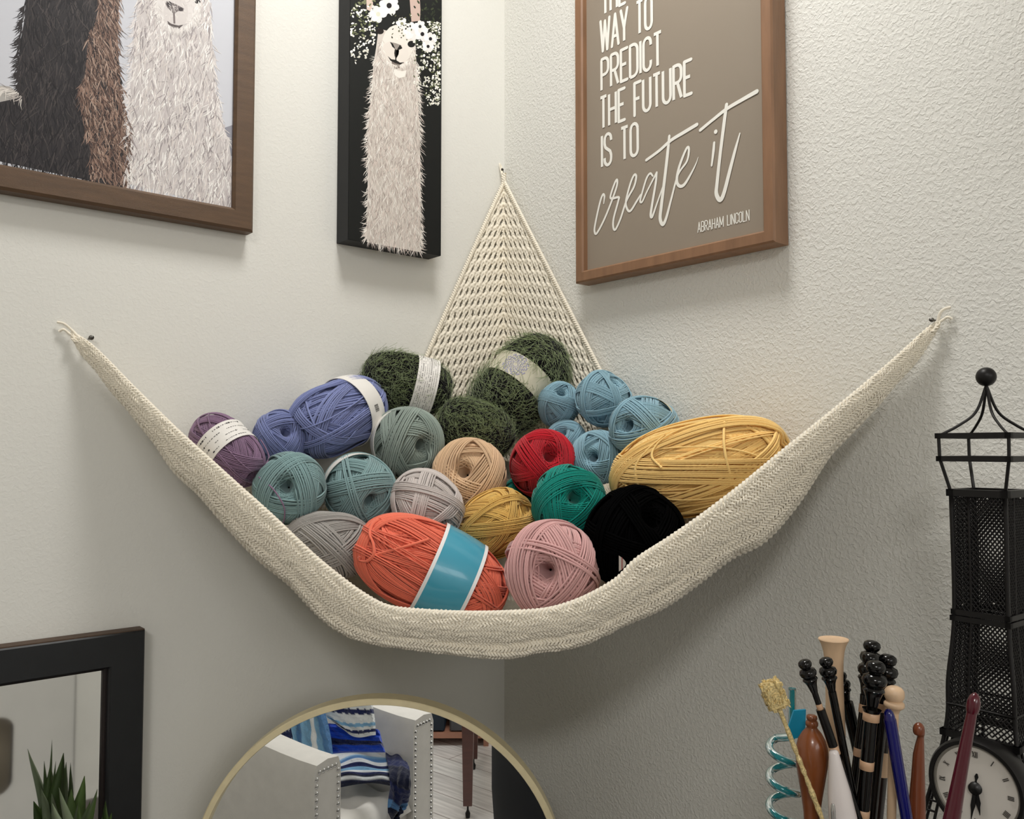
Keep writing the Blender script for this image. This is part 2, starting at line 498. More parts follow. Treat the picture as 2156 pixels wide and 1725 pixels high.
def px_right(off):
    def fn(x, y):
        p = on_right(x, y, off); return (-p[1], p[2])
    return fn
def shape(mb, W, off, pts, color, n=0):
    P = np.array(pts, float)
    mb.ngon([W(p[0], p[1], off) for p in P], color=color)

PBASE = [0.0]
def PP(s, z, off):            # a printed layer: nearly flush with the paper
    return PL(s, z, PBASE[0] + (off - PBASE[0]) * .16)
# ---- walnut framed print of two alpacas (upper left)
d = 0.022
q = px_left(d)
sR, zB = q(534, 489)
sI, zI = q(491, 434)
w = sI - sR
S0, S1, Z0, Z1 = sR, sR + 0.50, zB, zB + 0.62
root = thing('framed_print', PL((S0 + S1) / 2, zB, 0), 'walnut framed picture of a dark and a white alpaca on the left wall', 'picture')
b = MB(); frame_bars(b, PL, S0, S1, Z0, Z1, w, d)
b.build('moulding', M_WALNUT, root, smooth=False, fix=True)
b = MB()
pd = d - 0.006; PBASE[0] = pd
qq = px_left(pd)
bgc = srgb(206, 208, 216)
shape(b, PP, pd, [(S0 + w, Z0 + w), (S1 - w, Z0 + w), (S1 - w, Z1 - w), (S0 + w, Z1 - w)], bgc)
zmin = Z0 + w; smin = S0 + w
def clipd(pts): return [(min(max(p[0], smin), S1 - w), min(max(p[1], zmin), Z1 - w)) for p in pts]
def Q(l): return clipd([qq(*p) for p in l])
shape(b, PP, pd + .0002, Q([(0, 180), (20, 182), (46, 200), (60, 215), (60, 260), (0, 260)]), srgb(176, 172, 168))
shape(b, PP, pd + .0002, Q([(470, 270), (496, 265), (496, 330), (480, 330)]), srgb(150, 150, 160))
dark = [(58, -120), (250, -120), (250, 10), (248, 80), (250, 140), (262, 215), (275, 280), (268, 400), (0, 340), (-60, 330), (-60, 240), (0, 215), (45, 205), (40, 150), (42, 90), (52, 40)]
shape(b, PP, pd + .0004, Q(dark), srgb(48, 45, 48))
brown = [(205, -60), (249, -60), (250, 10), (248, 80), (250, 140), (262, 215), (275, 280), (268, 390), (186, 368), (190, 320), (172, 240), (160, 200), (180, 150), (186, 70), (205, 40)]
shape(b, PP, pd + .0006, Q(brown), srgb(124, 100, 90))
white = [(296, -120), (436, -120), (442, 30), (447, 90), (452, 150), (456, 215), (462, 258), (482, 300), (491, 345), (491, 440), (262, 385), (272, 300), (272, 215), (278, 140), (286, 60)]
shape(b, PP, pd + .0008, Q(white), srgb(205, 199, 198))
up_ = -math.pi / 2
fur(b, PP, pd + .0010, in_poly(Q(dark)), 2400, .008, .022, .0011, [srgb(38, 36, 40), srgb(58, 54, 56), srgb(72, 66, 66), srgb(30, 28, 32)], up_, 0.35, 1)
fur(b, PP, pd + .0013, in_poly(Q(brown)), 1500, .006, .016, .0010, [srgb(150, 122, 108), srgb(96, 74, 66), srgb(176, 152, 138), srgb(70, 54, 50), srgb(128, 104, 92)], up_ - 0.3, 0.35, 2)
fur(b, PP, pd + .0013, in_poly(Q([(293, -90), (440, -90), (447, 60), (452, 150), (491, 345), (491, 440), (262, 385), (272, 300), (272, 215)])), 3300, .007, .019, .0012, [srgb(232, 227, 225), srgb(246, 243, 240), srgb(196, 188, 188), srgb(214, 207, 206), srgb(160, 152, 154), srgb(222, 214, 210)], up_ + 0.15, 0.3, 3)
# frayed outline of the white neck and the dark neck
def edge_roots(px):
    P = np.array(Q(px))
    def fn(g):
        k = g.integers(len(P) - 1); t = g.random()
        return P[k] * (1 - t) + P[k + 1] * t, 0.0
    return fn
fur(b, PP, pd + .0012, edge_roots([(290, 30), (278, 140), (272, 215), (272, 300)]), 160, .006, .014, .0011, [srgb(225, 220, 220)], up_ + 0.7, 0.3, 4)
fur(b, PP, pd + .0012, edge_roots([(52, 10), (42, 90), (40, 150), (45, 205)]), 140, .006, .013, .0011, [srgb(50, 46, 48)], up_ + 0.6, 0.3, 5)
fur(b, PP, pd + .0012, edge_roots([(447, 90), (456, 215), (462, 258), (482, 300)]), 120, .006, .013, .0011, [srgb(228, 222, 220)], up_ - 0.5, 0.3, 6)
fur(b, PP, pd + .0012, edge_roots([(0, 185), (25, 188), (48, 205)]), 60, .006, .016, .0012, [srgb(222, 216, 210), srgb(180, 172, 168)], up_ + 1.0, 0.5, 8)
# white alpaca's face
fo = pd + .0019
def ell(cx, cy, rx, ry, n=18, rot=0):
    return [(cx + rx * math.cos(a) * math.cos(rot) - ry * math.sin(a) * math.sin(rot), cy + rx * math.cos(a) * math.sin(rot) + ry * math.sin(a) * math.cos(rot)) for a in np.linspace(0, 2 * math.pi, n, endpoint=False)]
shape(b, PP, fo, Q(ell(374, 0, 44, 56)), srgb(224, 219, 217))
fur(b, PP, fo, lambda g: (lambda a: (np.array(qq(374 + 44 * math.cos(a), 0 + 58 * math.sin(a))), 0.0))(g.uniform(0, math.pi)), 420, .005, .012, .0010, [srgb(228, 223, 220), srgb(210, 204, 202), srgb(238, 234, 231)], up_, 0.5, 44)
fur(b, PP, fo, lambda g: (np.array(qq(374 + 40 * g.uniform(-1, 1), g.uniform(-60, 40))), 0.0), 260, .003, .007, .0009, [srgb(228, 223, 220), srgb(214, 208, 206)], up_, 0.6, 45)
shape(b, PP, fo + .0001, Q(ell(370, 26, 26, 36)), srgb(214, 208, 206))
shape(b, PP, fo + .0002, Q([(350, 2), (368, 8), (387, 18), (386, 24), (374, 24), (366, 30), (352, 16), (348, 8)]), srgb(120, 112, 112))
shape(b, PP, fo + .0003, Q(ell(356, 9, 5, 6)), srgb(60, 54, 56))
shape(b, PP, fo + .0003, Q(ell(380, 20, 5, 4)), srgb(66, 60, 62))
shape(b, PP, fo + .0003, Q([(352, 44), (360, 50), (367, 52), (376, 54), (386, 52), (378, 60), (366, 60), (354, 52)]), srgb(92, 84, 84))
shape(b, PP, fo + .0003, Q([(364, 27), (368, 27), (369, 50), (365, 50)]), srgb(120, 110, 110))
shape(b, PP, fo + .0003, Q(ell(416, 4, 6, 4)), srgb(30, 28, 30))
shape(b, PP, fo + .0003, Q(ell(336, -6, 6, 4)), srgb(30, 28, 30))
b.build('print', M_PRINT, root, smooth=False)

# ---- tall black canvas of a llama with a flower crown
d = 0.031
q = px_left(d)
sL, zb = q(733, 503); sR, zb2 = q(928, 540)
S0, S1, Z0, Z1 = sR, sL, (zb + zb2) / 2, (zb + zb2) / 2 + 0.62
root = thing('canvas_print', PL((S0 + S1) / 2, Z0, 0), 'tall narrow black canvas of a white llama wearing a flower crown', 'picture')
b = MB()
b.box(PL((S0 + S1) / 2, (Z0 + Z1) / 2, d / 2), ((S1 - S0) / 2, d / 2 - 0.001, (Z1 - Z0) / 2))
b.build('canvas', M_CANVAS, root, smooth=False)
b = MB(); pd = d + .0002; PBASE[0] = pd; qq = px_left(pd)
smin, zmin = S0, Z0
def clipd(pts): return [(min(max(p[0], S0), S1), min(max(p[1], Z0), Z1)) for p in pts]
shape(b, PP, pd, [(S0, Z0), (S1, Z0), (S1, Z1), (S0, Z1)], srgb(15, 18, 17))
neck = [(797, 60), (874, 80), (877, 140), (880, 200), (884, 292), (886, 400), (886, 470), (884, 534), (772, 510), (774, 440), (774, 292), (780, 220), (787, 130), (792, 100)]
shape(b, PP, pd + .0002, Q(neck), srgb(206, 198, 190))
tones = [srgb(226, 219, 211), srgb(240, 236, 230), srgb(206, 195, 187), srgb(160, 148, 142), srgb(222, 208, 200), srgb(184, 170, 164)]
fur(b, PP, pd + .0005, in_poly(Q([(797, 90), (872, 95), (877, 150), (884, 292), (886, 470), (884, 534), (772, 510), (774, 292), (787, 140)])), 3600, .005, .014, .0008, tones, up_, 0.35, 11)
fur(b, PP, pd + .0006, edge_roots([(790, 120), (780, 220), (774, 292), (774, 440), (772, 506)]), 230, .005, .013, .0009, tones[:3], up_ + 0.75, 0.35, 12)
fur(b, PP, pd + .0006, edge_roots([(877, 130), (880, 200), (884, 292), (886, 470), (884, 530)]), 230, .005, .013, .0009, tones[:3], up_ - 0.75, 0.35, 13)
# head, muzzle, ears
fo = pd + .0011
shape(b, PP, fo, Q(ell(837, 94, 33, 42)), srgb(228, 222, 214))
fur(b, PP, fo, lambda g: (lambda a: (np.array(qq(837 + 34 * math.cos(a), 94 + 43 * math.sin(a))), 0.0))(g.uniform(-.3, math.pi + .3)), 420, .004, .009, .0008, tones[:3], up_, 0.5, 46)
shape(b, PP, fo + .0001, Q(ell(822, 108, 18, 20)), srgb(222, 214, 206)); shape(b, PP, fo + .0001, Q(ell(845, 112, 15, 20)), srgb(226, 219, 211))
shape(b, PP, fo + .0003, Q([(821, 89), (829, 90), (836, 92), (845, 96), (847, 102), (838, 104), (833, 106), (826, 98)]), srgb(150, 142, 136))
shape(b, PP, fo + .0004, Q([(821, 88), (827, 92), (832, 103), (826, 99)]), srgb(16, 15, 15)); shape(b, PP, fo + .0004, Q([(847, 102), (842, 94), (836, 104), (838, 106)]), srgb(18, 17, 16))
shape(b, PP, fo + .0004, Q([(831.6, 104), (834, 104), (834.5, 127), (832, 127)]), srgb(28, 24, 22))
shape(b, PP, fo + .0004, Q([(816, 118), (824, 125), (833, 126), (842, 132), (851, 131), (842, 136), (832, 133), (822, 128)]), srgb(26, 22, 21))
shape(b, PP, fo + .0003, Q([(824, 129), (833, 133), (845, 135), (842, 143), (834, 145), (827, 141)]), srgb(120, 110, 104))
shape(b, PP, fo + .0002, Q([(829, 146), (846, 150), (856, 148), (852, 162), (840, 165), (830, 158)]), srgb(236, 231, 224))
shape(b, PP, fo + .0004, Q(ell(866, 93, 8, 7)), srgb(14, 14, 14)); shape(b, PP, fo + .0004, Q(ell(800, 66, 8, 6)), srgb(24, 16, 14))
shape(b, PP, fo + .0002, Q([(858, -60), (880, -60), (885, 20), (884, 44), (866, 46)]), srgb(196, 172, 162))
shape(b, PP, fo + .0002, Q([(768, -60), (786, -60), (785, 14), (780, 24), (772, 20)]), srgb(206, 186, 174))
# crown: leaves, blossoms, hanging sprays
g = np.random.default_rng(21)
def dab(x, y, rx, ry, c, o): shape(b, PP, o, Q(ell(x, y, rx, ry, 8, g.uniform(0, 3))), c)
for k in range(170):
    x, y = (g.uniform(738, 800), g.uniform(-30, 75)) if k % 2 else (g.uniform(868, 927), g.uniform(0, 130))
    dab(x, y, g.uniform(2, 5), g.uniform(1, 2.2), [srgb(58, 66, 44), srgb(88, 96, 64), srgb(36, 44, 30), srgb(120, 124, 92)][k % 4], fo + .0001 + k * 1e-6)
for k in range(150):
    x = g.uniform(738, 790); y = g.uniform(12, 145 - abs(x - 756) * 1.6)
    dab(x, y, g.uniform(1, 2.8), g.uniform(1, 3.2), [srgb(244, 242, 236), srgb(214, 212, 200)][k % 2], fo + .0004 + k * 1e-6)
for k in range(420):
    x = 926 - abs(g.normal(0, 24)); y = g.uniform(45, 222) if x > 895 else g.uniform(70, 185)
    dab(max(x, 872), y, g.uniform(0.9, 2.6), g.uniform(1, 3.2), [srgb(246, 244, 238), srgb(200, 200, 186), srgb(232, 230, 220), srgb(90, 96, 66)][k % 4], fo + .0004 + k * 1e-6)
def blossom(x, y, r, n=6, heart=srgb(24, 20, 24)):
    for k in range(n):
        a = k * 2 * math.pi / n + g.uniform(0, .5)
        shape(b, PP, fo + .0009 + k * 1e-5, Q(ell(x + math.cos(a) * r * .55, y + math.sin(a) * r * .55, r * .55, r * .42, 10, a)), [srgb(246, 245, 242), srgb(226, 224, 222), srgb(236, 232, 232)][k % 3])
    shape(b, PP, fo + .0011, Q(ell(x, y, r * .28, r * .3, 10)), heart)
blossom(819, 12, 20); blossom(796, 30, 17, 6, srgb(214, 214, 196)); blossom(868, 66, 18, 7, srgb(226, 222, 220)); blossom(889, 72, 15); blossom(906, 82, 13); blossom(901, 98, 12)
blossom(846, 50, 12, 6, srgb(150, 150, 120)); blossom(884, 56, 12, 6, srgb(60, 60, 60))
for k in range(60):
    dab(g.uniform(824, 866), g.uniform(30, 84), g.uniform(1, 3), g.uniform(.8, 2), [srgb(40, 42, 30), srgb(240, 238, 226), srgb(92, 94, 66)][k % 3], fo + .0012 + k * 1e-6)
b.build('print', M_PRINT, root, smooth=False)

# ---- wood framed sign with lettering (right wall)
d = 0.028
q = px_right(d)
sA, _ = q(1209.5, 300); sB, _ = q(1630, 400)
_, zB = q(1211, 597)
S0, S1, Z0, Z1 = sA, sB, zB, zB + 0.52
w = 0.0150
root = thing('framed_sign', PR((S0 + S1) / 2, zB, 0), 'taupe sign with white lettering in a warm wood frame on right wall', 'sign')
b = MB(); frame_bars(b, PR, S0, S1, Z0, Z1, w, d, lip=0.002)
b.build('moulding', M_OAK, root, smooth=False, fix=True)
pd = d - 0.009
b = MB(); b.box(PR((S0 + S1) / 2, (Z0 + Z1) / 2, pd - .002), (.002, (S1 - S0) / 2 - w * .8, (Z1 - Z0) / 2 - w * .8))
b.build('sign_panel', M_SIGN, root, smooth=False)
LT = {  # condensed capitals: strokes in a 1 x 1 box, width factor
 'T': (.78, [[(0, 1), (1, 1)], [(.5, 1), (.5, 0)]]), 'H': (.86, [[(0, 0), (0, 1)], [(1, 0), (1, 1)], [(0, .5), (1, .5)]]),
 'E': (.72, [[(1, 1), (0, 1), (0, 0), (1, 0)], [(0, .52), (.85, .52)]]), 'F': (.70, [[(1, 1), (0, 1), (0, 0)], [(0, .5), (.85, .5)]]),
 'W': (1.25, [[(0, 1), (.25, 0), (.5, .95), (.75, 0), (1, 1)]]), 'A': (.9, [[(0, 0), (.5, 1), (1, 0)], [(.2, .3), (.8, .3)]]),
 'Y': (.86, [[(0, 1), (.5, .42), (1, 1)], [(.5, .42), (.5, 0)]]), 'I': (.0, [[(0, 0), (0, 1)]]), 'L': (.68, [[(0, 1), (0, 0), (1, 0)]]),
 'O': (.82, ['O']), 'C': (.8, ['C']), 'U': (.84, ['U']), 'S': (.8, ['S']), 'D': (.84, ['D']), 'P': (.82, ['P']), 'R': (.84, ['P', [(.5, .48), (1, 0)]]), 'B': (.84, ['P', 'B2']),
 'M': (1.1, [[(0, 0), (0, 1), (.5, .2), (1, 1), (1, 0)]]), 'N': (.88, [[(0, 0), (0, 1), (1, 0), (1, 1)]])}
def arcp(cx, cy, rx, ry, a0, a1, n=8):
    return [(cx + rx * math.cos(math.radians(a)), cy + ry * math.sin(math.radians(a))) for a in np.linspace(a0, a1, n)]
CURV = {'O': arcp(.5, .82, .5, .18, 0, 180) + arcp(.5, .18, .5, .18, 180, 360) + [(1, .82)],
 'C': [(1, .74)] + arcp(.5, .82, .5, .18, 0, 180) + arcp(.5, .18, .5, .18, 180, 360) + [(1, .27)],
 'U': [(0, 1)] + arcp(.5, .18, .5, .18, 180, 360) + [(1, 1)],
 'S': [(1, .76)] + arcp(.5, .82, .5, .18, 0, 180) + [(0, .7), (.12, .58), (.85, .42), (1, .3)] + arcp(.5, .18, .5, .18, 0, -180) + [(0, .25)],
 'D': [(0, 0), (0, 1), (.45, 1)] + arcp(.45, .8, .55, .2, 90, 0) + arcp(.45, .2, .55, .2, 0, -90) + [(0, 0)],
 'P': [(0, 0), (0, 1), (.5, 1)] + arcp(.5, .82, .5, .18, 90, 0) + arcp(.5, .65, .5, .17, 0, -90) + [(0, .48)],
 'B2': [(.5, .48)] + arcp(.5, .3, .52, .18, 90, 0) + arcp(.5, .18, .52, .18, 0, -90) + [(0, 0)]}
def write(mb, W, off, text, s_start, z_base, s_end, h, sw, gap=.30, space=.62):
    """lettering from s_start to s_end (s grows to the viewer's right on the right wall)"""
    units = []
    for ch in text:
        if ch == ' ': units.append(space)
        else: units.append(LT[ch][0])
    tot = sum(units) + gap * (len(text) - 1)
    k = (s_end - s_start) / tot
    s = s_start
    for ch, u in zip(text, units):
        if ch != ' ':
            for st in LT[ch][1]:
                pts = CURV[st] if isinstance(st, str) else st
                P = [(s + p[0] * u * k, z_base + p[1] * h) for p in pts]
                if isinstance(st, str): P = resample(np.array(P), 40); stroke(mb, W, off, P, sw, ends=False)
                else:
                    for a_, b_ in zip(P[:-1], P[1:]): stroke(mb, W, off, [a_, b_], sw, ends=len(P) > 2)
        s += (u + gap) * k
b = MB()
qq = px_right(pd); lo = pd + .0004
for text, bl, br, tl in (('THE', (1268, 31.5), (1316, 10), (1263, -20)), ('WAY TO', (1264, 110.5), (1373, 68), (1263, 60)),
                         ('PREDICT', (1266, 191), (1393, 138), (1264.5, 137)), ('THE FUTURE', (1264, 272), (1456, 198), (1263.5, 219)),
                         ('IS TO', (1267, 352), (1343.5, 324), (1266, 299))):
    s0, zb = qq(*bl); s1, _ = qq(*br); _, zt = qq(*tl)
    h = 0.0415
    write(b, PR, lo, text, s0 + .001, zb, s1, h, .0042, gap=.34, space=.55)
s0, zb = qq(1470, 489.5); s1, _ = qq(1578, 463); _, zt = qq(1470, 469)
write(b, PR, lo, 'ABRAHAM LINCOLN', s0, zb, s1, zt - zb, .0011, gap=.36, space=.6)
scr = [
 ([(200, 1290), (207, 1215), (190, 1200), (160, 1285), (115, 1490), (107, 1570), (130, 1588), (200, 1460), (270, 1290), (330, 1120), (335, 1050), (312, 1080), (270, 1205), (280, 1238), (350, 1225), (345, 1270), (300, 1440), (297, 1530), (320, 1548), (370, 1440), (430, 1260), (505, 1120), (528, 1020), (508, 1000), (470, 1085), (425, 1260), (435, 1340), (470, 1362), (530, 1270), (572, 1200)], [10] + [22] * 28 + [16]),
 ([(695, 1010), (668, 985), (630, 1040), (585, 1190), (568, 1262), (590, 1268), (640, 1160), (735, 975)], [16, 20, 20, 20, 20, 18, 16, 20]),
 ([(735, 975), (725, 1080), (690, 1290), (675, 1400), (690, 1420), (730, 1310), (800, 1110)], [20, 24, 26, 28, 24, 18, 14]),
 ([(862, 608), (845, 780), (820, 1000), (782, 1310), (770, 1440), (797, 1498), (832, 1430), (880, 1250), (950, 1000), (1040, 860), (1060, 740), (1035, 735), (965, 910), (938, 1050), (962, 1110), (1012, 1098), (1080, 990), (1130, 890), (1155, 820)], [26, 32, 32, 34, 34, 34, 28, 22, 18, 20, 22, 22, 26, 28, 28, 28, 20, 12, 4]),
 ([(630, 850), (760, 755), (880, 650), (1010, 570), (1140, 492)], [26, 28, 30, 32, 32]),
 ([(1315, 675), (1308, 760), (1290, 905)], [22, 26, 18]),
 ([(1330, 562), (1331, 566)], [34, 34]),
 ([(1440, 290), (1415, 480), (1375, 800), (1345, 1080), (1338, 1190), (1375, 1252), (1415, 1180), (1480, 930), (1530, 740), (1575, 580)], [30, 32, 30, 32, 36, 38, 36, 32, 26, 12]),
 ([(1175, 548), (1300, 445), (1440, 335), (1600, 240), (1745, 158)], [28, 28, 30, 32, 36])]
for pts, ws in scr:
    P = np.array([qq(1230 + x / 4.793, 160 + y / 4.793) for x, y in pts])
    n = max(12, len(P) * 7)
    C = catmull(P, n); wv = np.interp(np.linspace(0, 1, n), np.linspace(0, 1, len(ws)), ws) / 4.793 / 1470
    lo += .00002
    stroke(b, PR, lo, C, wv)
b.build('lettering', M_LETTER, root, smooth=False)

# ---- black framed old window mirror (lower left)
d = 0.022
q = px_left(d)
sR, zT = q(306, 1327)
sI, zI = q(232, 1404)
w = sI - sR
S0, S1, Z0, Z1 = sR, sR + 0.42, 0.724, zT
root = thing('framed_mirror', PL((S0 + S1) / 2, Z0, 0), 'old mirror in a chipped black wooden frame at bottom left', 'mirror')
b = MB(); frame_bars(b, PL, S0, S1, Z0, Z1, w, d, lip=.0015)
b.build('frame', M_BLACKWOOD, root, smooth=False, fix=True)
b = MB(); b.box(PL((S0 + S1) / 2, Z1 + .0006, d / 2), ((S1 - S0) / 2, d / 2 - .002, .0006)); b.build('frame_top_edge', M_RAWEDGE, root, smooth=False)['label'] = 'worn brown top edge of the frame'
b = MB(); frame_bars(b, PL, S0 + w - .002, S1 - w + .002, Z0 + w - .002, Z1 - w + .002, .006, d - .010, lip=.002)
b.build('inner_bead', mat('dark_red_bead', srgb(26, 16, 15), .4), root, smooth=False, fix=True)
b = MB(); b.box(PL((S0 + S1) / 2, (Z0 + Z1) / 2, .006), ((S1 - S0) / 2 - w, .001, (Z1 - Z0) / 2 - w)); b.build('mirror_pane', M_OLDMIRROR, root, smooth=False)
# ---- frame that hangs just past the right edge and shades the wall there
fq = thing('hanging_frame', PR(.92, 1.668, 0), 'wooden frame on the right wall just past the picture edge, shading the top right', 'picture')
b = MB(); frame_bars(b, PR, .765, 1.10, 1.668, 2.10, .02, .030, lip=.002); b.build('moulding', M_WALNUT, fq, smooth=False, fix=True)
b = MB(); b.box(PR(.9325, 1.884, .012), (.002, .15, .20)); b.build('print', M_SIGN, fq, smooth=False)
#==SECTION3==
# ------------------------------------------------------------------ yarn
def surf_map(n, b, dent, pinch, hole=.30):
    """unit directions -> skein surface: cross radius 1, half length b along z, dented poles"""
    z = n[..., 2]; rho = np.sqrt(np.maximum(1 - z * z, 1e-9))
    u = n[..., :2] / rho[..., None]
    az = np.abs(z)
    rr = np.maximum(1 - az ** 2.5, 0) ** (1 / 2.15)
    rr = rr * (1 - pinch * np.exp(-(z / .28) ** 2))
    zz = z * (1 - dent * np.exp(-(rho / hole) ** 2))
    return np.concatenate([u * rr[..., None], (zz * b)[..., None]], -1)
def winding(seed, b=1.0, bands=13, per=11, gap=.056, rad=.0265, near=(18, 42), dent=.8, hole=.155, pinch=0.0, lift=.013, seg=56):
    g = np.random.default_rng(seed)
    mb = MB()
    u = np.linspace(0, 2 * np.pi, 40, endpoint=False); v = np.linspace(0.02, np.pi - 0.02, 28)
    n = np.stack([np.sin(v)[:, None] * np.cos(u), np.sin(v)[:, None] * np.sin(u), np.cos(v)[:, None] * np.ones_like(u)], -1)
    base = 1.0 - lift * bands * .62
    mb.grid(surf_map(n, b, dent, pinch, hole) * (base - .012), closed_v=True, color=(.8, .8, .8))
    Ps = []; Ns = []; Cs = []
    t = np.linspace(0, 2 * np.pi, seg, endpoint=False)
    om = g.uniform(0, 6.28)
    # under layer: evenly wound all round, then crossing bundles laid over it
    plan = []
    for k in range(7): plan.append((om + k * 2 * np.pi / 7, math.radians(90 - g.uniform(18, 26)), int(per * 1.25), 0.0, -1.2 + k * .22))
    for k in range(bands):
        om += 2.399 + g.normal(0, .3)
        plan.append((om, math.radians(90 - g.uniform(*near)), int(per * g.uniform(.35, 1.1)) + 1, g.normal(0, .16), k))
    for om_, psi, mcount, d0, lay in plan:
        nn = np.array([math.sin(psi) * math.cos(om_), math.sin(psi) * math.sin(om_), math.cos(psi)])
        a = unit(np.cross(nn, [0, 0, 1.0])); c = np.cross(nn, a)
        for j in range(mcount):
            d = d0 + (j - mcount / 2) * gap * g.uniform(.95, 1.05)
            d = max(min(d, .93), -.93)
            q = math.sqrt(1 - d * d)
            wob = g.normal(0, .010) * np.sin(t * 2 + g.uniform(0, 6))
            p = (d + wob)[:, None] * nn + q * (np.cos(t)[:, None] * a + np.sin(t)[:, None] * c)
            p /= np.linalg.norm(p, axis=1, keepdims=True)
            if np.abs(p[:, 2]).max() > .991: continue      # keep the ends open
            s = surf_map(p, b, dent, pinch, hole) * (base + lift * lay + g.uniform(-.004, .004))
            Ps.append(s); Ns.append(p / np.array([1, 1, b])); Cs.append(np.ones(3) * g.uniform(.84, 1.1))
    mb.tubes(np.array(Ps), rad, sides=5, closed=True, N=np.array(Ns), color=np.array(Cs))
    return mb
WIND = {}
def wind_mesh(key, **kw):
    if key not in WIND: WIND[key] = winding(**kw).data('winding_' + key)
    return WIND[key]
for i, sd in enumerate((3, 8, 15, 27, 41)):
    wind_mesh('ball%d' % i, seed=sd)
wind_mesh('fine', seed=52, bands=15, per=13, gap=.046, rad=.0215, near=(14, 36), lift=.011)
wind_mesh('skein', seed=61, bands=13, per=13, gap=.045, rad=.021, near=(9, 28), dent=.3, lift=.011)
wind_mesh('bigskein', seed=77, bands=13, per=20, gap=.034, rad=.0165, near=(7, 22), dent=.25, lift=.009, seg=72)
wind_mesh('bigskein2', seed=84, bands=12, per=20, gap=.036, rad=.0175, near=(7, 24), dent=.25, lift=.010, seg=72)
wind_mesh('labelled', seed=91, bands=13, per=14, gap=.044, rad=.0205, near=(9, 26), dent=.35, pinch=.06, lift=.010)
wind_mesh('peri', seed=99, bands=14, per=13, gap=.046, rad=.0215, near=(10, 34), dent=.5, pinch=.05, lift=.011)

def yarn_mat(name, c, noise=.16):
    mt = mat(name, c, .9, sheen=.25, spec=.10, bump=.0004, bscale=60)
    nt = mt.node_tree; bs = nt.nodes['Principled BSDF']
    at_ = nt.nodes.new('ShaderNodeAttribute'); at_.attribute_name = 'Col'
    mx = nt.nodes.new('ShaderNodeVectorMath'); mx.operation = 'MULTIPLY'; mx.inputs[0].default_value = c
    nt.links.new(at_.outputs['Color'], mx.inputs[1]); nt.links.new(mx.outputs[0], bs.inputs['Base Color'])
    return mt
YC = dict(purple=srgb(142, 114, 142), peri=srgb(128, 138, 186), sage=srgb(146, 160, 152), blue=srgb(148, 186, 202), red=srgb(192, 28, 44),
          yellow=srgb(255, 216, 140), black=(.0018, .0018, .002), teal=srgb(136, 166, 168), grey=srgb(168, 164, 160), pinkgrey=srgb(208, 199, 195), tan=srgb(220, 186, 150),
          mustard=srgb(230, 188, 104), emerald=srgb(0, 142, 128), cream=srgb(226, 214, 194), pink=srgb(220, 172, 170), coral=srgb(242, 124, 98), green=srgb(124, 138, 92))
YM = {k: yarn_mat('wool_' + k, v) for k, v in YC.items()}
for nm_, vv_ in (('Sheen Weight', 0.0), ('Specular IOR Level', .02)): YM['black'].node_tree.nodes['Principled BSDF'].inputs[nm_].default_value = vv_
YS = {k: mat('strand_' + k, v, .9, sheen=.25, spec=.1) for k, v in YC.items()}

def axes_from(axis, spin=0.0):
    z = unit(axis); r = np.array([0, 0, 1.0]) if abs(z[2]) < .9 else np.array([1.0, 0, 0])
    x = unit(np.cross(r, z)); y = np.cross(z, x)
    c, s_ = math.cos(spin), math.sin(spin)
    return np.array([c * x + s_ * y, -s_ * x + c * y, z])      # rows
def yarn(px, py, depth, rpx, hpx, axis, key, colour, label, name='yarn_ball', cat='yarn ball', spin=0.0, group=None):
    c = at(px, py, depth); r = rpx / FPX * depth / 1.04; h = hpx / FPX * depth / 1.04
    o = thing(name, c, label, cat, group)
    A = axes_from(axis, spin)
    o.rotation_euler = Matrix(A.T.tolist()).to_euler(); o.scale = (r, r, h)
    w = bpy.data.objects.new('winding', WIND[key]); col.objects.link(w); w.parent = o
    if not WIND[key].materials: WIND[key].materials.append(YM[colour])
    w.material_slots[0].link = 'OBJECT'; w.material_slots[0].material = YM[colour]
    ORG[o.name] = np.zeros(3)
    o['_r'] = r; o['_h'] = h
    return o
def clean(o):
    for k in ('_r', '_h'):
        if k in o: del o[k]
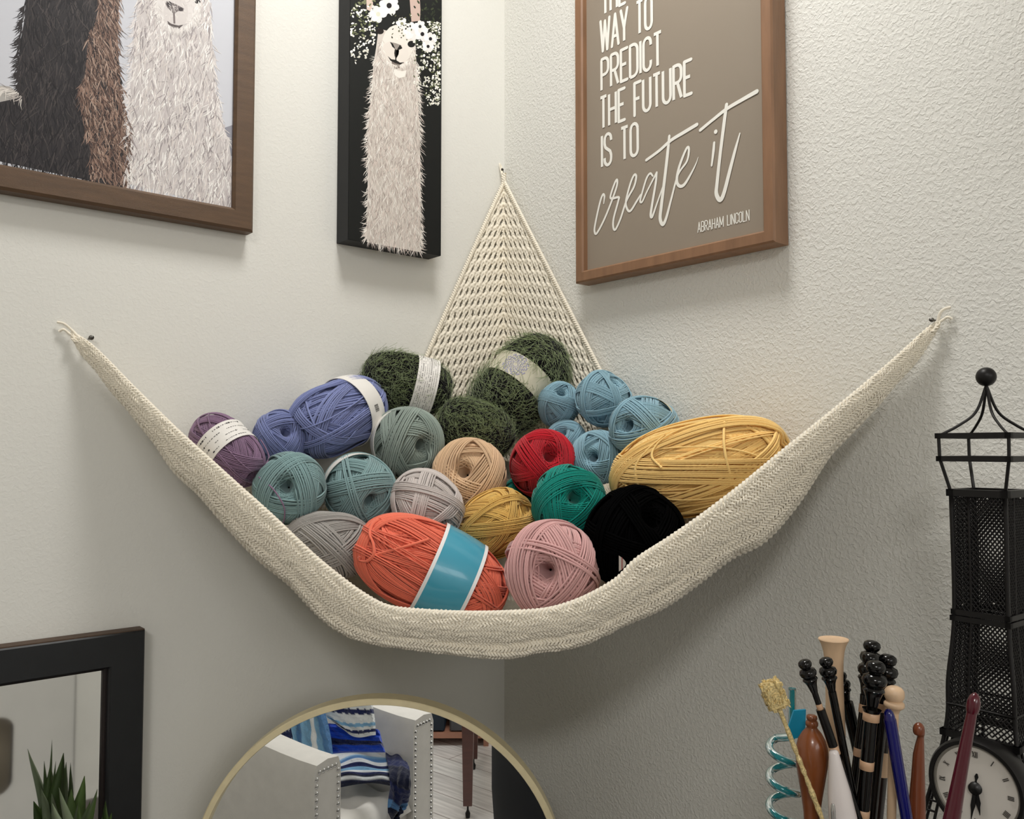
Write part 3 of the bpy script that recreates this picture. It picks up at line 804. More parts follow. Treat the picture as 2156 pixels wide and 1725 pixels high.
def band(o, z0, z1, mt, out=1.10, pinch=0.0, name='label_band', arc=(0, 360), lines=0, seed=0, border=None, lav=False, inkarc=(0, 360), barcode=None):
    """paper band around the skein in its unit space; lines of tiny print; all children of the skein"""
    def prof(z): 
        rr = max(1 - abs(z) ** 2.5, 0) ** (1 / 2.15) * (1 - pinch * math.exp(-(z / .28) ** 2)); return rr * out
    zs = np.linspace(z0, z1, 9); a = np.radians(np.linspace(arc[0], arc[1], 61))
    rr = np.array([prof(z) for z in zs])
    # paper is straight along the axis: use a chord between its two rims
    rr = np.linspace(prof(z0), prof(z1), 9) * .35 + np.maximum(rr, 0) * .65
    def pt(ang, z, e=0.0):
        r_ = np.interp(z, zs, rr) + e
        return np.stack([np.cos(ang) * r_, np.sin(ang) * r_, z * np.ones_like(ang)], -1)
    mb = MB()
    P = np.array([pt(a, z) for z in zs]); mb.grid(P); 
    Pi = np.array([pt(a, z, -.02) for z in zs]); mb.grid(Pi[::-1])
    for k in (0, -1): mb.grid(np.array([P[k], Pi[k]]))
    b_ = mb.build(name, mt, o)
    if border:
        m2 = MB()
        for e in (z0, z1):
            dz = .022
            m2.grid(np.array([pt(a, e - dz, .006), pt(a, e + dz, .006)]))
        m2.build('label_border', border, b_)
    if lines or lav or barcode:
        m2 = MB(); g = np.random.default_rng(seed)
        nz = (z1 - z0)
        for k in range(lines):
            z = z0 + nz * (.15 + .7 * k / max(lines - 1, 1))
            ang = math.radians(inkarc[0])
            while ang < math.radians(inkarc[1]):
                L = g.uniform(.015, .09); hh = nz * g.choice([.012, .012, .03])
                aa = np.linspace(ang, ang + L, 3)
                m2.grid(np.array([pt(aa, z - hh, .008), pt(aa, z + hh, .008)]))
                ang += L + g.uniform(.015, .05)
                if g.random() < .12: ang += .25
        if barcode:
            a0, zc = math.radians(barcode[0]), z0 + nz * barcode[1]
            for k in range(9):
                aa = np.array([a0 + k * .022, a0 + k * .022 + g.choice([.008, .014])])
                m2.grid(np.array([pt(aa, zc - nz * .13, .008), pt(aa, zc + nz * .13, .008)]))
        if lav:
            for ring in range(5):
                q = np.linspace(0, 2 * np.pi, 49)
                rad_ = .10 + ring * .055; wob = .02 * np.sin(q * 8)
                ac = math.radians(lav); zc = (z0 + z1) / 2
                for j in range(0, 48, 2 if ring % 2 else 1):
                    qq_ = q[j:j + 2]
                    A1 = [pt(np.array([ac + math.sin(x) * (rad_ + w_)]), zc + math.cos(x) * (rad_ + w_) * .8, .008)[0] for x, w_ in zip(qq_, wob[j:j + 2])]
                    A2 = [pt(np.array([ac + math.sin(x) * (rad_ + .02 + w_)]), zc + math.cos(x) * (rad_ + .02 + w_) * .8, .008)[0] for x, w_ in zip(qq_, wob[j:j + 2])]
                    m2.grid(np.array([A1, A2]))
        m2.build('label_print', M_LAV if lav else M_INK, b_)
    return b_
def on_ball(o, px, py, lift=1.06):
    """first hit of the sight line through a pixel with the skein's ellipsoid, in the skein's unit space"""
    M = Matrix.LocRotScale(o.location, o.rotation_euler, o.scale); Mi = np.array(M.inverted())
    p = Mi[:3, :3] @ CAM + Mi[:3, 3]; dd = Mi[:3, :3] @ ray(px, py)
    A = dd.dot(dd); B = 2 * p.dot(dd); Cc = p.dot(p) - lift * lift
    disc = max(B * B - 4 * A * Cc, 0)
    return p + dd * (-B - math.sqrt(disc)) / (2 * A)
def strand(o, pts, colour, rw=.0011, lift=1.07, name='loose_strand'):
    P = catmull(np.array([on_ball(o, x, y, lift) for x, y in pts]), 40)
    sc = np.array(o.scale)
    mb = MB(); mb.tubes(P, rw / sc.mean(), sides=6); 
    s_ = mb.build(name, YS[colour], o); return s_

V = vdir
LAVT = -28
def face_angle(o, turn=0.0):      # where on the band, in degrees, the side towards the viewer lies
    Mi = np.array(Matrix.LocRotScale(o.location, o.rotation_euler, o.scale).inverted()); q = Mi[:3, :3] @ CAM + Mi[:3, 3]
    return math.degrees(math.atan2(q[1], q[0])) + turn
o = yarn(478, 948, .949, 62, 94, V(.72, -.62, -.30), 'labelled', 'purple', 'dusty purple skein with a white paper band, leftmost in the hammock', 'yarn_skein', 'yarn skein', .3)
band(o, -.30, .28, M_PAPER, 1.07, .06, lines=4, seed=3, inkarc=(0, 360), barcode=None)
strand(o, [(548, 925), (560, 945), (566, 965), (556, 985)], 'purple', .0009)
o = yarn(588, 922, 1.012, 57, 57, V(.4, .2, -.6), 'ball1', 'peri', 'small periwinkle blue ball behind the left teal ball', spin=1)
o = yarn(712, 877, 1.053, 78, 124, V(.56, .36, .74), 'peri', 'peri', 'periwinkle blue skein with a white barcode band, above the teal balls', 'yarn_skein', 'yarn skein', 2.0)
band(o, .18, .56, M_PAPER, 1.08, .05, lines=0, seed=5, barcode=(face_angle(o, 8), .45))
PERI = o
strand(o, [(642, 838), (652, 872), (668, 905), (690, 928), (722, 934), (752, 905)], 'peri', .0010)
# mohair skeins: fluffy core plus thousands of fine fibres
def mohair(px, py, depth, rpx, hpx, axis, label, seed, pinch=0.0, pz=0.0, nf=5200, keep=None, lumps=.10):
    c = at(px, py, depth); r = rpx / FPX * depth; h = hpx / FPX * depth
    o = thing('mohair_skein', c, label, 'yarn skein')
    o.rotation_euler = Matrix(axes_from(axis, .4).T.tolist()).to_euler(); o.scale = (r, r, r)
    ORG[o.name] = np.zeros(3)
    b_ = h / r; g = np.random.default_rng(seed)
    u = np.linspace(0, 2 * np.pi, 72, endpoint=False); v = np.linspace(.02, np.pi - .02, 60)
    n = np.stack([np.sin(v)[:, None] * np.cos(u), np.sin(v)[:, None] * np.sin(u), np.cos(v)[:, None] * np.ones_like(u)], -1)
    ph = g.uniform(0, 6.28, (14, 1)); fr = g.normal(0, 3.2, (14, 3))
    def surf(n):
        P = surf_map(n, b_, .1, 0)
        k = sum(np.sin(n @ fr[i] + ph[i, 0]) for i in range(14)) / 14
        P = P * (.93 + lumps * k[..., None])
        if pinch: P[..., :2] *= (1 - pinch * np.exp(-((P[..., 2] - pz) / .26) ** 2))[..., None]
        return P
    mb = MB(); mb.grid(surf(n) * .96, closed_v=True)
    core = mb.build('winding', YM['green'], o)
    # soft thick strands
    t = np.linspace(0, 2 * np.pi, 48, endpoint=False); Ps = []; Ns = []
    for k in range(60):
        om = g.uniform(0, 6.28); psi = math.radians(90 - g.uniform(5, 30)); nn = np.array([math.sin(psi) * math.cos(om), math.sin(psi) * math.sin(om), math.cos(psi)])
        a = unit(np.cross(nn, [0, 0, 1.0])); c2 = np.cross(nn, a); d_ = g.normal(0, .25); d_ = max(min(d_, .8), -.8)
        p = d_ * nn + math.sqrt(1 - d_ * d_) * (np.cos(t)[:, None] * a + np.sin(t)[:, None] * c2); p /= np.linalg.norm(p, axis=1, keepdims=True)
        Ps.append(surf(p) * (.97 + g.uniform(0, .03))); Ns.append(p)
    mb = MB(); mb.tubes(np.array(Ps), .03, sides=5, closed=True, N=np.array(Ns)); mb.build('soft_strands', YM['green'], o)
    # fibres
    q = g.normal(size=(nf, 3)); q /= np.linalg.norm(q, axis=1, keepdims=True)
    P0 = surf(q)
    if keep: ok = (P0[:, 2] < keep[0] - .02) | (P0[:, 2] > keep[1] + .02); q = q[ok]; P0 = P0[ok]; nf = len(q)
    tdir = np.cross(q, g.normal(size=(nf, 3))); tdir /= np.linalg.norm(tdir, axis=1, keepdims=True)
    L = g.uniform(.15, .5, nf)[:, None]; outw = g.uniform(.0, .42, nf)[:, None]; cur = np.cross(q, tdir) * g.normal(0, .5, nf)[:, None]
    F = []
    for k in range(6):
        s_ = k / 5
        F.append(P0 * .97 + L * (tdir * s_ + cur * s_ * s_) + q * (L * outw * s_ * (1.0 - .35 * s_)) - q * (L ** 2 * s_ * s_ * .25))
    F = np.stack(F, 1)
    mb = MB(); mb.tubes(F, .0042, sides=3, cap=False)
    f_ = mb.build('fuzz', M_FUZZ, o)
    return o
M_FUZZ = mat('mohair_fibre', srgb(140, 156, 108), .85, noise=.3, nscale=6, sheen=.3, spec=.15)
def mohair_band(o, b_, z0, z1, rr, mt, arc, lines, seed, lav=None, inkarc=(0, 360)):
    mb = MB(); a = np.radians(np.linspace(arc[0], arc[1], 61)); zs = np.linspace(z0, z1, 7)
    P = np.array([np.stack([np.cos(a) * rr, np.sin(a) * rr, z * np.ones_like(a)], -1) for z in zs]); mb.grid(P)
    mb.grid(P[::-1] * np.array([.985, .985, 1]))
    l = mb.build('label_band', mt, o)
    m2 = MB(); g = np.random.default_rng(seed); e = rr + .008
    def quad(a0, a1, za, zb):
        aa = np.linspace(a0, a1, 3); m2.grid(np.array([np.stack([np.cos(aa) * e, np.sin(aa) * e, z * np.ones(3)], -1) for z in (za, zb)]))
    if lav is None:
        for k in range(lines):
            z = z0 + (z1 - z0) * (.12 + .76 * k / (lines - 1)); ang = math.radians(inkarc[0])
            while ang < math.radians(inkarc[1]):
                Ls = g.uniform(.02, .1); hh = (z1 - z0) * (.03 if k % 4 == 1 else .011)
                if g.random() < .8: quad(ang, ang + (.03 if k % 4 == 1 else Ls), z - hh, z + hh)
                ang += (.06 if k % 4 == 1 else Ls + .02)
        m2.build('label_print', M_INK_PALE, l)
    else:
        zc = (z0 + z1) / 2; ac = math.radians(lav)
        for ring in range(6):
            rad_ = .05 + ring * .042
            for j in range(40):
                if (j + ring) % 3 == 0: continue
                x0 = 2 * math.pi * j / 40; x1 = x0 + .13
                wv = .012 * math.sin(x0 * 8)
                pts = []
                for x, rd in ((x0, rad_ + wv), (x1, rad_ + wv), (x1, rad_ + .022 + wv), (x0, rad_ + .022 + wv)):
                    aa = ac + math.sin(x) * rd * 1.15 / rr; zz = zc + math.cos(x) * rd
                    pts.append([math.cos(aa) * e, math.sin(aa) * e, zz])
                m2.add(pts, [[0, 1, 2, 3]])
        m2.build('label_print', M_LAV, l)
o = mohair(857, 808, 1.117, 66, 108, V(.95, -.22, .28), 'fuzzy green mohair skein with a printed white band, left at the back', 101, pinch=.10, pz=.47, keep=(.10, .84))
mohair_band(o, 1, .12, .82, .98, M_PAPER, (0, 360), 9, 4)
o = mohair(1096, 812, 1.160, 86, 132, V(.62, .74, .30), 'large fuzzy green mohair skein with a tan band, topmost against the netting', 202, pinch=.22, pz=-.02, nf=7000, keep=(-.30, .34))
mohair_band(o, 1, -.28, .32, .90, M_TAN_PAPER, (0, 360), 0, 4, lav=face_angle(o, LAVT))

MOH = o
o = mohair(1000, 905, 1.098, 64, 92, V(.85, -.35, .1), 'dark fuzzy green mohair skein, above the tan ball', 303, nf=5000)

o = yarn(858, 932, 1.060, 74, 78, V(.58, -.10, -.81), 'ball2', 'sage', 'sage green ball with end hole, under the labelled mohair skein', spin=.5)
band(o, -.60, -.12, M_PAPER, 1.06, 0)
o = yarn(1176, 853, 1.107, 44, 53, V(.08, .5, -.8), 'ball0', 'blue', 'small sky blue ball, leftmost of the upper blue balls', spin=2.2)
o = yarn(1270, 840, 1.082, 60, 54, V(.5, .7, -.5), 'ball3', 'blue', 'sky blue ball at the top middle, highest of the blue balls', spin=.7)
o = yarn(1356, 899, 1.016, 64, 90, V(-.60, .04, -.8), 'ball4', 'blue', 'sky blue ball with a pale band, rightmost of the blue balls', spin=1.9)
band(o, -.62, -.18, M_TAN_PAPER, 1.06, 0)
o = yarn(1193, 930, 1.091, 43, 43, V(-.3, .5, -.8), 'ball1', 'blue', 'sky blue ball mostly hidden behind the red ball', spin=3)
o = yarn(1261, 966, 1.040, 59, 63, V(-.34, .08, -.9), 'ball2', 'blue', 'sky blue ball between the red ball and the big yellow skein', spin=4)
o = yarn(1144, 977, 1.035, 70, 68, V(.22, .32, -.9), 'fine', 'red', 'bright red yarn ball', spin=.2)
o = yarn(1468, 985, .932, 104, 200, V(.80, .20, -.55), 'bigskein', 'yellow', 'big pale yellow skein, the largest, at the right of the hammock', 'yarn_skein', 'yarn skein', .9)
strand(o, [(1393, 985), (1372, 960), (1388, 930), (1430, 905), (1490, 888)], 'yellow', .0010, 1.08)
strand(o, [(1346, 1035), (1338, 985), (1360, 950), (1400, 915)], 'yellow', .0010, 1.08)
strand(o, [(1525, 886), (1524, 930), (1532, 980), (1552, 1035)], 'yellow', .0010, 1.08)
strand(o, [(1340, 1030), (1400, 1050), (1470, 1052), (1545, 1040)], 'yellow', .0010, 1.08)
o = yarn(1335, 1132, .899, 104, 100, V(.3, .5, -.7), 'ball3', 'black', 'matte black yarn ball', spin=1.2)
mb = MB(); BL = o
c0 = on_ball(o, 1303, 1187, 1.10); 
ctr = [on_ball(o, 1303, 1170 + 34 * k / 8, 1.10) for k in range(9)]
arc_ = [on_ball(o, 1303 + 15 * math.sin(math.pi * k / 8), 1170 + 34 * k / 8, 1.115) for k in range(9)]
mb.grid(np.array([ctr, arc_])); t_ = mb.build('paper_tag', M_PAPER, o); t_['label'] = 'white half-round paper tag'
mb = MB(); mb.grid(np.array([[on_ball(o, 1308.5, 1174 + 26 * k / 4, 1.125) for k in range(5)], [on_ball(o, 1310.5, 1174 + 26 * k / 4, 1.125) for k in range(5)]])); mb.build('tag_line', mat('pink_ink', srgb(180, 90, 90), .6), t_)
o = yarn(610, 1028, .949, 75, 70, V(.12, .12, -.95), 'ball0', 'teal', 'muted teal ball, the left of the two, against the rim', spin=.4)
strand(o, [(545, 1005), (575, 1030), (597, 1065), (599, 1090), (594, 1108)], 'purple', .0008, 1.09)
o = yarn(757, 1031, .992, 73, 77, V(.52, -.34, -.78), 'ball4', 'teal', 'muted teal ball with a white band at its back, above the grey ball', spin=2.7)
band(o, -.62, -.20, M_PAPER, 1.07, 0)
o = yarn(690, 1148, .935, 70, 96, V(1, -.1, -.25), 'ball1', 'grey', 'mottled grey ball at the rim left of the coral skein', spin=1.4)
o = yarn(898, 1066, .984, 73, 84, V(.52, -.52, -.65), 'ball3', 'pinkgrey', 'pale pinkish grey ball behind the coral skein', spin=.1)
o = yarn(987, 1004, 1.040, 80, 73, V(-.14, .24, -.95), 'ball2', 'tan', 'tan beige ball with open centre, left of the red ball', spin=3.5)
o = yarn(1046, 1102, .987, 72, 80, V(.75, .40, -.35), 'skein', 'mustard', 'mustard yellow ball, above the pink ball', spin=1.1)
o = yarn(1196, 1056, .970, 77, 70, V(.20, .22, -.93), 'fine', 'emerald', 'emerald green ball in front of the red ball', spin=2.0)
o = yarn(1100, 1044, 1.075, 42, 42, V(.3, .3, -.9), 'ball0', 'emerald', 'second emerald ball hidden low between the tan and red balls', spin=.9)
o = yarn(1290, 1054, .998, 38, 38, V(.3, .3, -.9), 'ball4', 'cream', 'cream ball peeking out between emerald and black balls', spin=.9)
o = yarn(1162, 1199, .886, 101, 95, V(-.20, .08, -.95), 'ball4', 'pink', 'dusty pink ball with open centre at the front rim', spin=.3)
o = yarn(908, 1200, .912, 97, 174, V(.88, -.42, .10), 'bigskein2', 'coral', 'coral orange skein with a glossy blue band at the front rim', 'yarn_skein', 'yarn skein', .6)
band(o, -.05, .50, M_BLUE_LABEL, 1.09, 0, border=mat('white_label_edge', srgb(240, 240, 240), .4))
strand(o, [(800, 1092), (784, 1105), (779, 1125), (786, 1145), (787, 1168), (772, 1182), (757, 1180), (758, 1172)], 'coral', .0013, 1.09)
strand(o, [(786, 1170), (850, 1152), (905, 1135)], 'coral', .0013, 1.08)
for ob in bpy.data.objects: clean(ob)

# ------------------------------------------------------------------ crocheted corner hammock
RIM = [(150, 700), (183, 719), (221, 754), (261, 796), (300, 836), (344, 880), (388, 922), (441, 970), (489, 1014), (545, 1064), (593, 1108), (663, 1174), (733, 1230), (781, 1262), (823, 1280), (897, 1287), (990, 1291), (1082, 1289), (1157, 1283), (1231, 1259), (1305, 1217), (1338, 1181), (1411, 1134), (1489, 1080), (1567, 1020), (1646, 954), (1766, 857), (1882, 758), (1951, 694), (1978, 676)]
LOW = [(150, 704), (168, 737), (203, 772), (234, 814), (269, 850), (300, 888), (331, 924), (371, 985), (420, 1028), (475, 1092), (545, 1167), (614, 1223), (663, 1278), (711, 1320), (767, 1344), (837, 1356), (934, 1367), (1045, 1377), (1082, 1376), (1138, 1364), (1194, 1358), (1238, 1345), (1323, 1306), (1400, 1270), (1481, 1210), (1541, 1163), (1606, 1132), (1661, 1072), (1698, 1020), (1743, 948), (1789, 901), (1847, 843), (1882, 802), (1928, 755), (1975, 690), (1980, 679)]
NU = 240
rp = resample(catmull(RIM, 300), NU); lp = resample(catmull(LOW, 300), NU); rp[:, 1] += 5 * np.sin(np.pi * np.linspace(0, 1, NU)) ** .5
uu = np.linspace(0, 1, NU)
HL = on_left(150, 700); HR = on_right(1980, 675)
xa = (HL - CAM).dot(RT); da = (HL - CAM).dot(F0); xb = (HR - CAM).dot(RT); db = (HR - CAM).dot(F0)
kk = (db - da) / (xb - xa)
def rim_depth(px): t = (px - CX) / FPX; return (da - kk * xa) / (1 - kk * t)
F_, M1, M2, G_, H1, H_ = [], [], [], [], [], []
for i, u in enumerate(uu):
    s = math.sin(math.pi * u) ** .8
    x, y = rp[i]; d0 = rim_depth(x) - .028 * s
    d0 = min(d0, wall_depth(x) - .006)
    x2, y2 = lp[i]; d2 = min(rim_depth(x2) + .004 * s, wall_depth(x2) - .008)
    F_.append(at(x, y, d0)); G_.append(at(x2, y2, d2))
    M1.append(at(x * .66 + x2 * .34, y * .66 + y2 * .34, d0 * .66 + d2 * .34 - .011 * s))
    M2.append(at(x * .3 + x2 * .7, y * .3 + y2 * .7, d0 * .3 + d2 * .7 - .013 * s))
    wy = min(y + 15, 1010 + 0 * x); w_ = (on_left if x < 1062 else on_right)(x, wy, .010)
    H_.append(w_); g2 = at(x2, y2, d2)
    h1 = g2 * .5 + w_ * .5; h1[2] = g2[2] * .9 + w_[2] * .1 - .012 * s; H1.append(h1)
CTRL = np.array([F_, M1, M2, G_, H1, H_])           # 6,NU,3
for k in range(6):
    for _ in range(3): CTRL[k, 1:-1] = (CTRL[k, :-2] + 2 * CTRL[k, 1:-1] + CTRL[k, 2:]) / 4
NVV = 61
SURF = np.zeros((NVV, NU, 3))
for i in range(NU): SURF[:, i] = catmull(CTRL[:, i], NVV)
SURF[:, :, 0] = np.minimum(SURF[:, :, 0], -.004); SURF[:, :, 1] = np.minimum(SURF[:, :, 1], -.004)
du = np.gradient(SURF, axis=1); dv = np.gradient(SURF, axis=0)
NRM = np.cross(du, dv); NRM /= np.maximum(np.linalg.norm(NRM, axis=2, keepdims=True), 1e-9)
if NRM[10, NU // 2].dot(F0) > 0: NRM = -NRM          # outwards, towards the room
def surf_row(v, n):
    t = v * (NVV - 1); i = min(int(t), NVV - 2); f = t - i
    P = SURF[i] * (1 - f) + SURF[i + 1] * f; Nn = NRM[i] * (1 - f) + NRM[i + 1] * f
    s = np.concatenate([[0], np.cumsum(np.linalg.norm(np.diff(P, axis=0), axis=1))])
    q = np.linspace(0, s[-1], n)
    Pn = np.stack([np.interp(q, s, P[:, k]) for k in range(3)], 1); N2 = np.stack([np.interp(q, s, Nn[:, k]) for k in range(3)], 1)
    return Pn, N2, s[-1]
HAM = thing('hammock', on_left(1062, 1000), 'cream crocheted corner hammock slung between the walls, full of yarn', 'hammock')
def rope(mb, P, Nn, width, rad, period, hand=1, spp=7, phase=0.0, strands=2, sides=4, taper=None):
    s = np.concatenate([[0], np.cumsum(np.linalg.norm(np.diff(P, axis=0), axis=1))])
    n = max(int(s[-1] / period * spp), 12)
    q = np.linspace(0, s[-1], n)
    C = np.stack([np.interp(q, s, P[:, k]) for k in range(3)], 1); N2 = np.stack([np.interp(q, s, Nn[:, k]) for k in range(3)], 1)
    T = np.gradient(C, axis=0); T /= np.maximum(np.linalg.norm(T, axis=1, keepdims=True), 1e-9)
    N2 = N2 - T * (N2 * T).sum(1, keepdims=True); N2 /= np.maximum(np.linalg.norm(N2, axis=1, keepdims=True), 1e-9)
    B = np.cross(T, N2)
    tp = np.ones(n) if taper is None else np.interp(np.linspace(0, 1, n), np.linspace(0, 1, len(taper)), taper)
    out = []; jr = np.random.default_rng(int(abs(phase) * 1e5) + n)
    jit = np.interp(q, np.linspace(0, s[-1], max(n // 16, 3)), np.cumsum(jr.normal(0, .55, max(n // 16, 3))))
    for k in range(strands):
        ph = 2 * np.pi * q / period * hand + phase + k * 2 * np.pi / strands + jit
        out.append(C + (N2 * np.sin(ph)[:, None] * width * .42 + B * np.cos(ph)[:, None] * width * .5) * tp[:, None])
    R_ = np.broadcast_to(rad * tp, (strands, n))
    mb.tubes(np.array(out), R_, sides=sides, N=np.broadcast_to(N2 + B * .01, (strands, n, 3)), cap=False)
g = np.random.default_rng(5)
mb = MB()
vfront = np.linspace(.012, .61, 20)
vunder = np.linspace(.65, .99, 9)
tape = [.35, .8, 1, 1, 1, 1, 1, .8, .35]
for k, v in enumerate(vfront):
    P, Nn, L = surf_row(v, 700)
    tt = np.linspace(0, 1, 700)
    j1 = sum(np.sin(tt * g.uniform(30, 420) + g.uniform(0, 6)) for _ in range(6)) / 6
    j2 = sum(np.sin(tt * g.uniform(60, 500) + g.uniform(0, 6)) for _ in range(6)) / 6
    tg_ = np.gradient(P, axis=0); tg_ /= np.linalg.norm(tg_, axis=1, keepdims=True); up2 = np.cross(tg_, Nn)
    Pj = P + Nn * (.0012 + .0015 * j1)[:, None] + up2 * (.0010 * j2)[:, None]
    rope(mb, Pj, Nn, .0034, .00135 * (1 if k > 4 else .94), .0070 * g.uniform(.88, 1.15), hand=1 if k % 2 else -1, phase=g.uniform(0, 6), taper=tape)
mb.build('front_net', M_CREAM, HAM)
mb = MB()
for k, v in enumerate(vunder):
    P, Nn, L = surf_row(v, 300)
    rope(mb, P + Nn * .001, Nn, .0075, .0026, .012, hand=1 if k % 2 else -1, spp=6, phase=g.uniform(0, 6), taper=tape)
mb.build('under_net', M_CREAM, HAM)
mb = MB()
P, Nn, L = surf_row(0.0, 600)
rope(mb, P + np.array([0, 0, .0005]), Nn, .0046, .0022, .0085, hand=1, spp=8, taper=tape)
mb.build('rim_edge', M_CREAM, HAM)
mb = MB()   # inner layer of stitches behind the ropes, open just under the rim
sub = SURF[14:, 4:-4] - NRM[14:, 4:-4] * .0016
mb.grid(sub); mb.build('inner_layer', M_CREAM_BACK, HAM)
# netting panel rising up the corner: a crocheted cloth with rows of slanted openings
def back_panel(W, edge, name, seed):
    """W(s,z,off); edge: function z -> s of the sloping edge"""
    g = np.random.default_rng(seed)
    ds, dz = .0108, .0168; zt = CAMZ + .4215; off = .009; shear = .20
    nrow = int((zt - (CAMZ - .03)) / dz); SX, SZ = 9, 12
    x0 = .009
    ncols = int(edge(zt - nrow * dz) / ds) + 2
    nx = ncols * SX; nz = nrow * SZ
    js = g.normal(0, .0004, (nrow + 1, ncols + 1)); jt = g.normal(0, .12, (nrow + 1, ncols + 1))
    X, Z = np.meshgrid(x0 + np.arange(nx + 1) * ds / SX, zt - np.arange(nz + 1) * dz / SZ, indexing='xy')   # rows: z
    cx_ = ((X - x0) / ds); cz_ = ((zt - Z) / dz)
    ix = np.minimum(cx_.astype(int), ncols); iz = np.minimum(cz_.astype(int), nrow)
    fx = (cx_ - ix - .5) * ds + js[iz, ix]; fz = -(cz_ - iz - .5) * dz
    fs = fx + fz * (.42 + jt[iz, ix])                       # openings lean towards the corner at the top
    hole = (np.abs(fs) / .00215) ** 2 + (np.abs(fz) / .0054) ** 2
    lump = .0017 * np.sqrt(np.minimum(hole / 3.2, 1.0)) + .0006 * np.sin(2 * np.pi * (cz_ * 3.0 + cx_ * 1.0 + .6 * np.sin(2 * np.pi * cx_))) + .0005 * np.sin(2 * np.pi * (cz_ * 2.0 - cx_ * 2.0))
    lump += .0003 * g.normal(size=X.shape)
    E_ = np.array([edge(z) for z in Z[:, 0]])[:, None]
    H = off + lump
    P = np.zeros(X.shape + (3,)); Q_ = np.zeros_like(P)
    for i in range(X.shape[0]):
        for j in range(X.shape[1]):
            xx = min(X[i, j], E_[i, 0])
            P[i, j] = W(xx, Z[i, j] - shear * xx, H[i, j]); Q_[i, j] = W(xx, Z[i, j] - shear * xx, H[i, j] - .0022)
    hc = (hole[:-1, :-1] + hole[1:, :-1] + hole[1:, 1:] + hole[:-1, 1:]) / 4
    keep = (hc > 1.0) & (X[:-1, :-1] < E_[:-1]) 
    idx = np.arange(X.size).reshape(X.shape)
    F = np.stack([idx[:-1, :-1], idx[1:, :-1], idx[1:, 1:], idx[:-1, 1:]], -1)[keep]
    mbp = MB(); n_ = X.size
    mbp.add(P.reshape(-1, 3), F); mbp.add(Q_.reshape(-1, 3), F[:, ::-1])
    # walls of the openings
    eh = {}
    for q in F.tolist():
        for a_, c_ in ((0, 1), (1, 2), (2, 3), (3, 0)):
            k_ = (q[a_], q[c_]); r_ = (q[c_], q[a_])
            if r_ in eh: del eh[r_]
            else: eh[k_] = 1
    if eh:
        ev = np.array(list(eh.keys())); mbp.f4.append(np.stack([ev[:, 1], ev[:, 0], ev[:, 0] + n_, ev[:, 1] + n_], 1)); mbp.m4.append(np.zeros(len(ev), int))
    nrm = (W(0, 0, 1) - W(0, 0, 0))
    zz_ = np.linspace(zt, CAMZ - .03, 160)
    P = np.array([W(edge(z), z - shear * edge(z), off) for z in zz_]); Nn = np.broadcast_to(nrm, P.shape)
    rope(mbp, P, Nn, .0042, .0020, .0075, spp=7)
    return mbp.build(name, M_CREAM, HAM)
ztop = CAMZ + .4215
def edge_fn(sE, zE, pw):
    return lambda z: max(.010, sE * (max(ztop - z, 0) / (ztop - zE)) ** pw)
pl = on_left(903, 742, .010); pr = on_right(1272, 800, .010)
sEl, zEl = -pl[0], pl[2] + .20 * -pl[0]; sEr, zEr = -pr[1], pr[2] + .20 * -pr[1]
back_panel(PL, edge_fn(sEl, zEl, .97), 'corner_net', 71)
back_panel(PR, edge_fn(sEr, zEr, 1.0), 'corner_net', 72)
# tie cords at the three hanging points
def cord(pts, r=.0013):
    mb = MB(); mb.tubes(catmull(np.array(pts), 30), r, sides=6); return mb.build('tie_cord', M_CREAM, HAM)
cord([at(168, 712, rim_depth(168) - .004), on_left(150, 694, .007), on_left(135, 682, .006), on_left(120, 678, .004)])
cord([at(168, 714, rim_depth(168) - .004), on_left(148, 704, .007), on_left(134, 694, .006), on_left(124, 698, .004)])
cord([at(1962, 688, rim_depth(1962) - .004), on_right(1974, 676, .007), on_right(1979, 660, .007), on_right(1988, 651, .006), on_right(2002, 647, .004)])
cord([at(1962, 689, rim_depth(1962) - .004), on_right(1977, 679, .007), on_right(1988, 672, .006), on_right(1996, 668, .006), on_right(2004, 672, .004)])
cord([on_left(1058, 372, .010), on_left(1054, 358, .006), on_left(1052, 345, .004), on_left(1056, 352, .004), on_left(1058, 366, .010)], .0011)
# pins that hold it
def pin(name, p, nrm, label, r=.0028):
    mb = MB(); mb.lathe(p, nrm, [(-.001, .0011), (.010, .0011), (.010, r), (.0125, r * .8), (.0135, 0)], 14)
    return tag(mb.build(name, M_PIN, None, edge_split=40), label, 'pin')
pin('wall_pin', on_left(187, 713), (0, -1, 0), 'small steel pin holding the left end of the hammock')
pin('wall_pin', on_left(1059, 362, 0), (-.7, -.7, 0), 'small steel pin at the top point of the hammock in the corner', .0022)
pin('wall_pin', on_right(1972, 676), (-1, 0, 0), 'small steel pin holding the right end of the hammock', .0022)
#==SECTION4==
# ------------------------------------------------------------------ desk, shelf riser
M_DESK = mat('dark_desk_top', srgb(52, 40, 34), .45, noise=.15, nscale=8)
RZ = 1.02
DZ = 0.72
root = thing('corner_desk', (-.6, -.3, 0), 'dark corner desk below the hammock, standing along both walls', 'desk')
b = MB(); b.box((-.86, -.20, DZ - .0125), (.84, .19, .0125), bev=.003); b.box((-.21, -.645, DZ - .0125), (.19, .250, .0125), bev=.003)
b.build('desk_top', M_DESK, root, smooth=False)
for x, y in ((-1.66, -.05), (-1.66, -.35), (-.06, -.86), (-.36, -.86), (-.06, -.06)):
    b = MB(); b.box((x, y, (DZ - .025) / 2), (.02, .02, (DZ - .025) / 2)); b.build('leg', M_DESK, root, smooth=False)
root = thing('wall_shelf', (-.18, -.76, RZ - .02), 'dark wall shelf under the tower clock and the hook jar, just below the picture', 'shelf')
